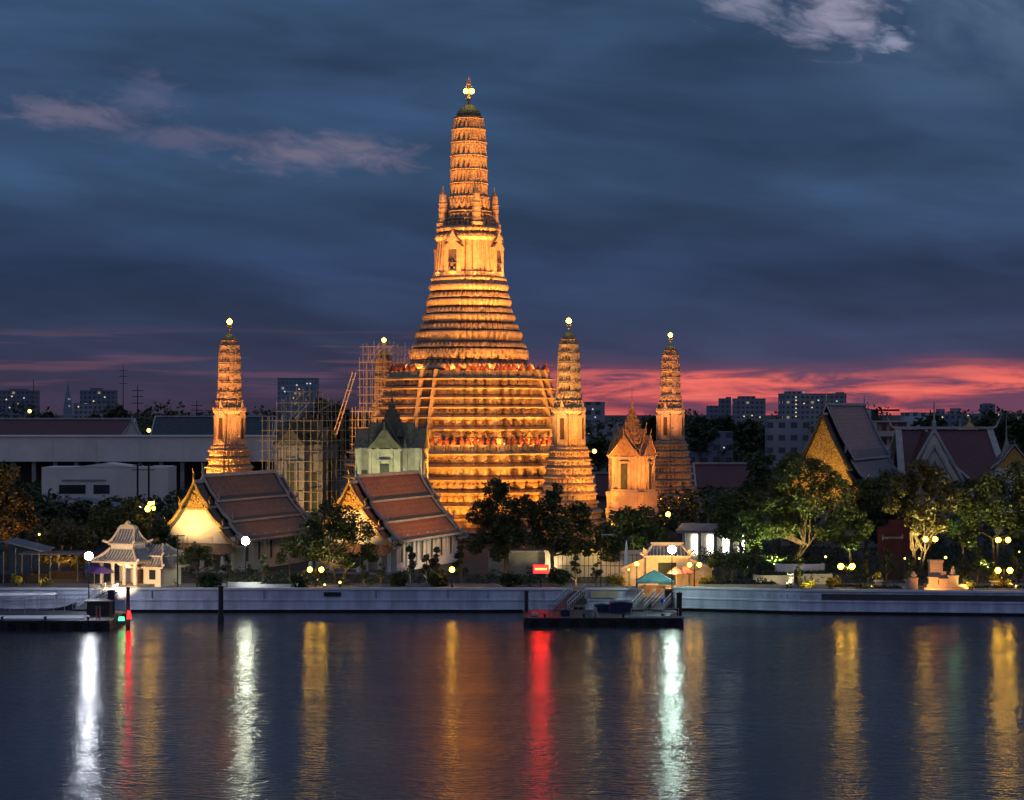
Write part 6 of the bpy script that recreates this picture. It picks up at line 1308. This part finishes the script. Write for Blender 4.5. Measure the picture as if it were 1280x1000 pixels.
# pavilions and garden
point((X(160, 258), 257.5, GZ + 2.6), 2.0, 2.2, (1.0, .66, .25)); spot((X(150, 250), 247, 3.5), (X(160, 258), 258, 7.0), 1.3, (1.0, .66, .32), 100)  # warm spot added over the water to warm the pavilion
spot((X(834, 259), 252.2, GZ + 2.2), (X(834, 259), 259, GZ + 2.5), 1.7, (1.0, .52, .12), 130); point((X(817, 249.3), 248.9, 3.0), .5, 1.4, (1.0, .65, .3))
spot((X(1170, 250.5) - 1, 247.0, GZ + .5), (X(1174, 250.5), 250.5, GZ + 2), 2.0, (1.0, .42, .10), 120, .2)
for px, D, z, L, d_, cl in ((1000, 284, 4.0, .9, 4.5, (1, .80, .30)), (970, 282, 4.0, 1.8, 4.0, (.85, 1, .35)), (935, 280, 3.0, 1.3, 3.5, (.75, 1, .4)), (1147, 271, 4.6, 2.2, 4.5, (1, .80, .26)), (1175, 272, 5, 1.6, 4, (1, .76, .25)), (1235, 276, 3.6, 1.6, 4, (.95, .85, .3)),
                            (395, 258, 4.0, .35, 3.2, (1, .8, .25)), (425, 259, 3.6, .3, 3, (1, .75, .2)), (70, 266, 4.5, 2.2, 3.2, (1, .5, .15)), (15, 276, 5, 1.5, 4, (1, .38, .10)), (1062, 275, 3.2, 1.0, 3.5, (.9, 1, .35)), (655, 269, 4.2, .2, 3, (1, .82, .40)), (690, 270, 4.2, .3, 2.6, (1, .7, .35)),
                            (632, 259, 3.0, .30, 1.2, (1, .7, .3)), (741, 269.5, 6.0, 1.2, 1.5, (1, .68, .2)), (785, 282, 4, .35, 3.5, (.9, 1, .35)), (1010, 250.8, 3.0, 1.0, 1.2, (1, .9, .3)), (1210, 248.6, 3.0, .6, 1.3, (1, .75, .2)), (765, 269.5, 4.2, .3, 2.0, (1, .6, .3)), (40, 255, 3.3, .5, 1.5, (1, .8, .2)), (1090, 249.5, 3.2, .5, 2, (1, .7, .3)), (1270, 249.5, 3.5, .7, 2.5, (1, .7, .3))):
    if px in (741, 765, 632): point((X(px, D), D, z), L * 2.0, d_, cl, .2)
    else: spot((X(px, D), D, GZ + .6), (X(px, D), D + 2.0, GZ + .6 + d_ * 1.5), L * 3.2, cl, 125, .2, .9)
point((X(1068 + 130, 276), 279, Z(656, 276)), .5, 2.0, (.1, 1, .4), .2)

# garden uplights among the beds
for px, D, L, cl in ((880, 262, .5, (1, .8, .35)), (905, 259, .5, (.9, 1, .35)), (960, 258, .45, (1, .85, .4)), (985, 262, .5, (1, .85, .4)), (1030, 258, .6, (1, .82, .35)), (1105, 256, .5, (1, .7, .28)), (1125, 257, .45, (1, .75, .3)), (1190, 252, .6, (1, .62, .2)),
                     (1225, 253, .6, (1, .68, .22)), (1280, 252, .6, (1, .7, .25)), (440, 258, .45, (1, .75, .3)), (470, 257, .4, (1, .7, .3)), (525, 262, .35, (.8, 1, .75)), (330, 259, .5, (.95, 1, .7)), (290, 258, .5, (.95, 1, .7)), (600, 258, .35, (1, .75, .3)), (720, 259, .35, (1, .72, .35)), (255, 258, .3, (1, .85, .5)), (40, 257, .4, (1, .7, .25))):
    spot((X(px, D), D - 2.2, GZ + .35), (X(px, D), D + .6, GZ + 1.9), L * 1.3, cl, 120, .12, .8)
spot((X(985, 262), 260.5, GZ + 1.2), (X(1001, 266), 265.5, GZ + 1.6), .45, (1, .9, .65), 120, .1); spot((X(312, 254), 253.2, GZ + .5), (X(318, 255.5), 255.5, GZ + .6), .9, (.97, 1, .85), 140, .1)  # added spots without fixtures, brightening the two white planters
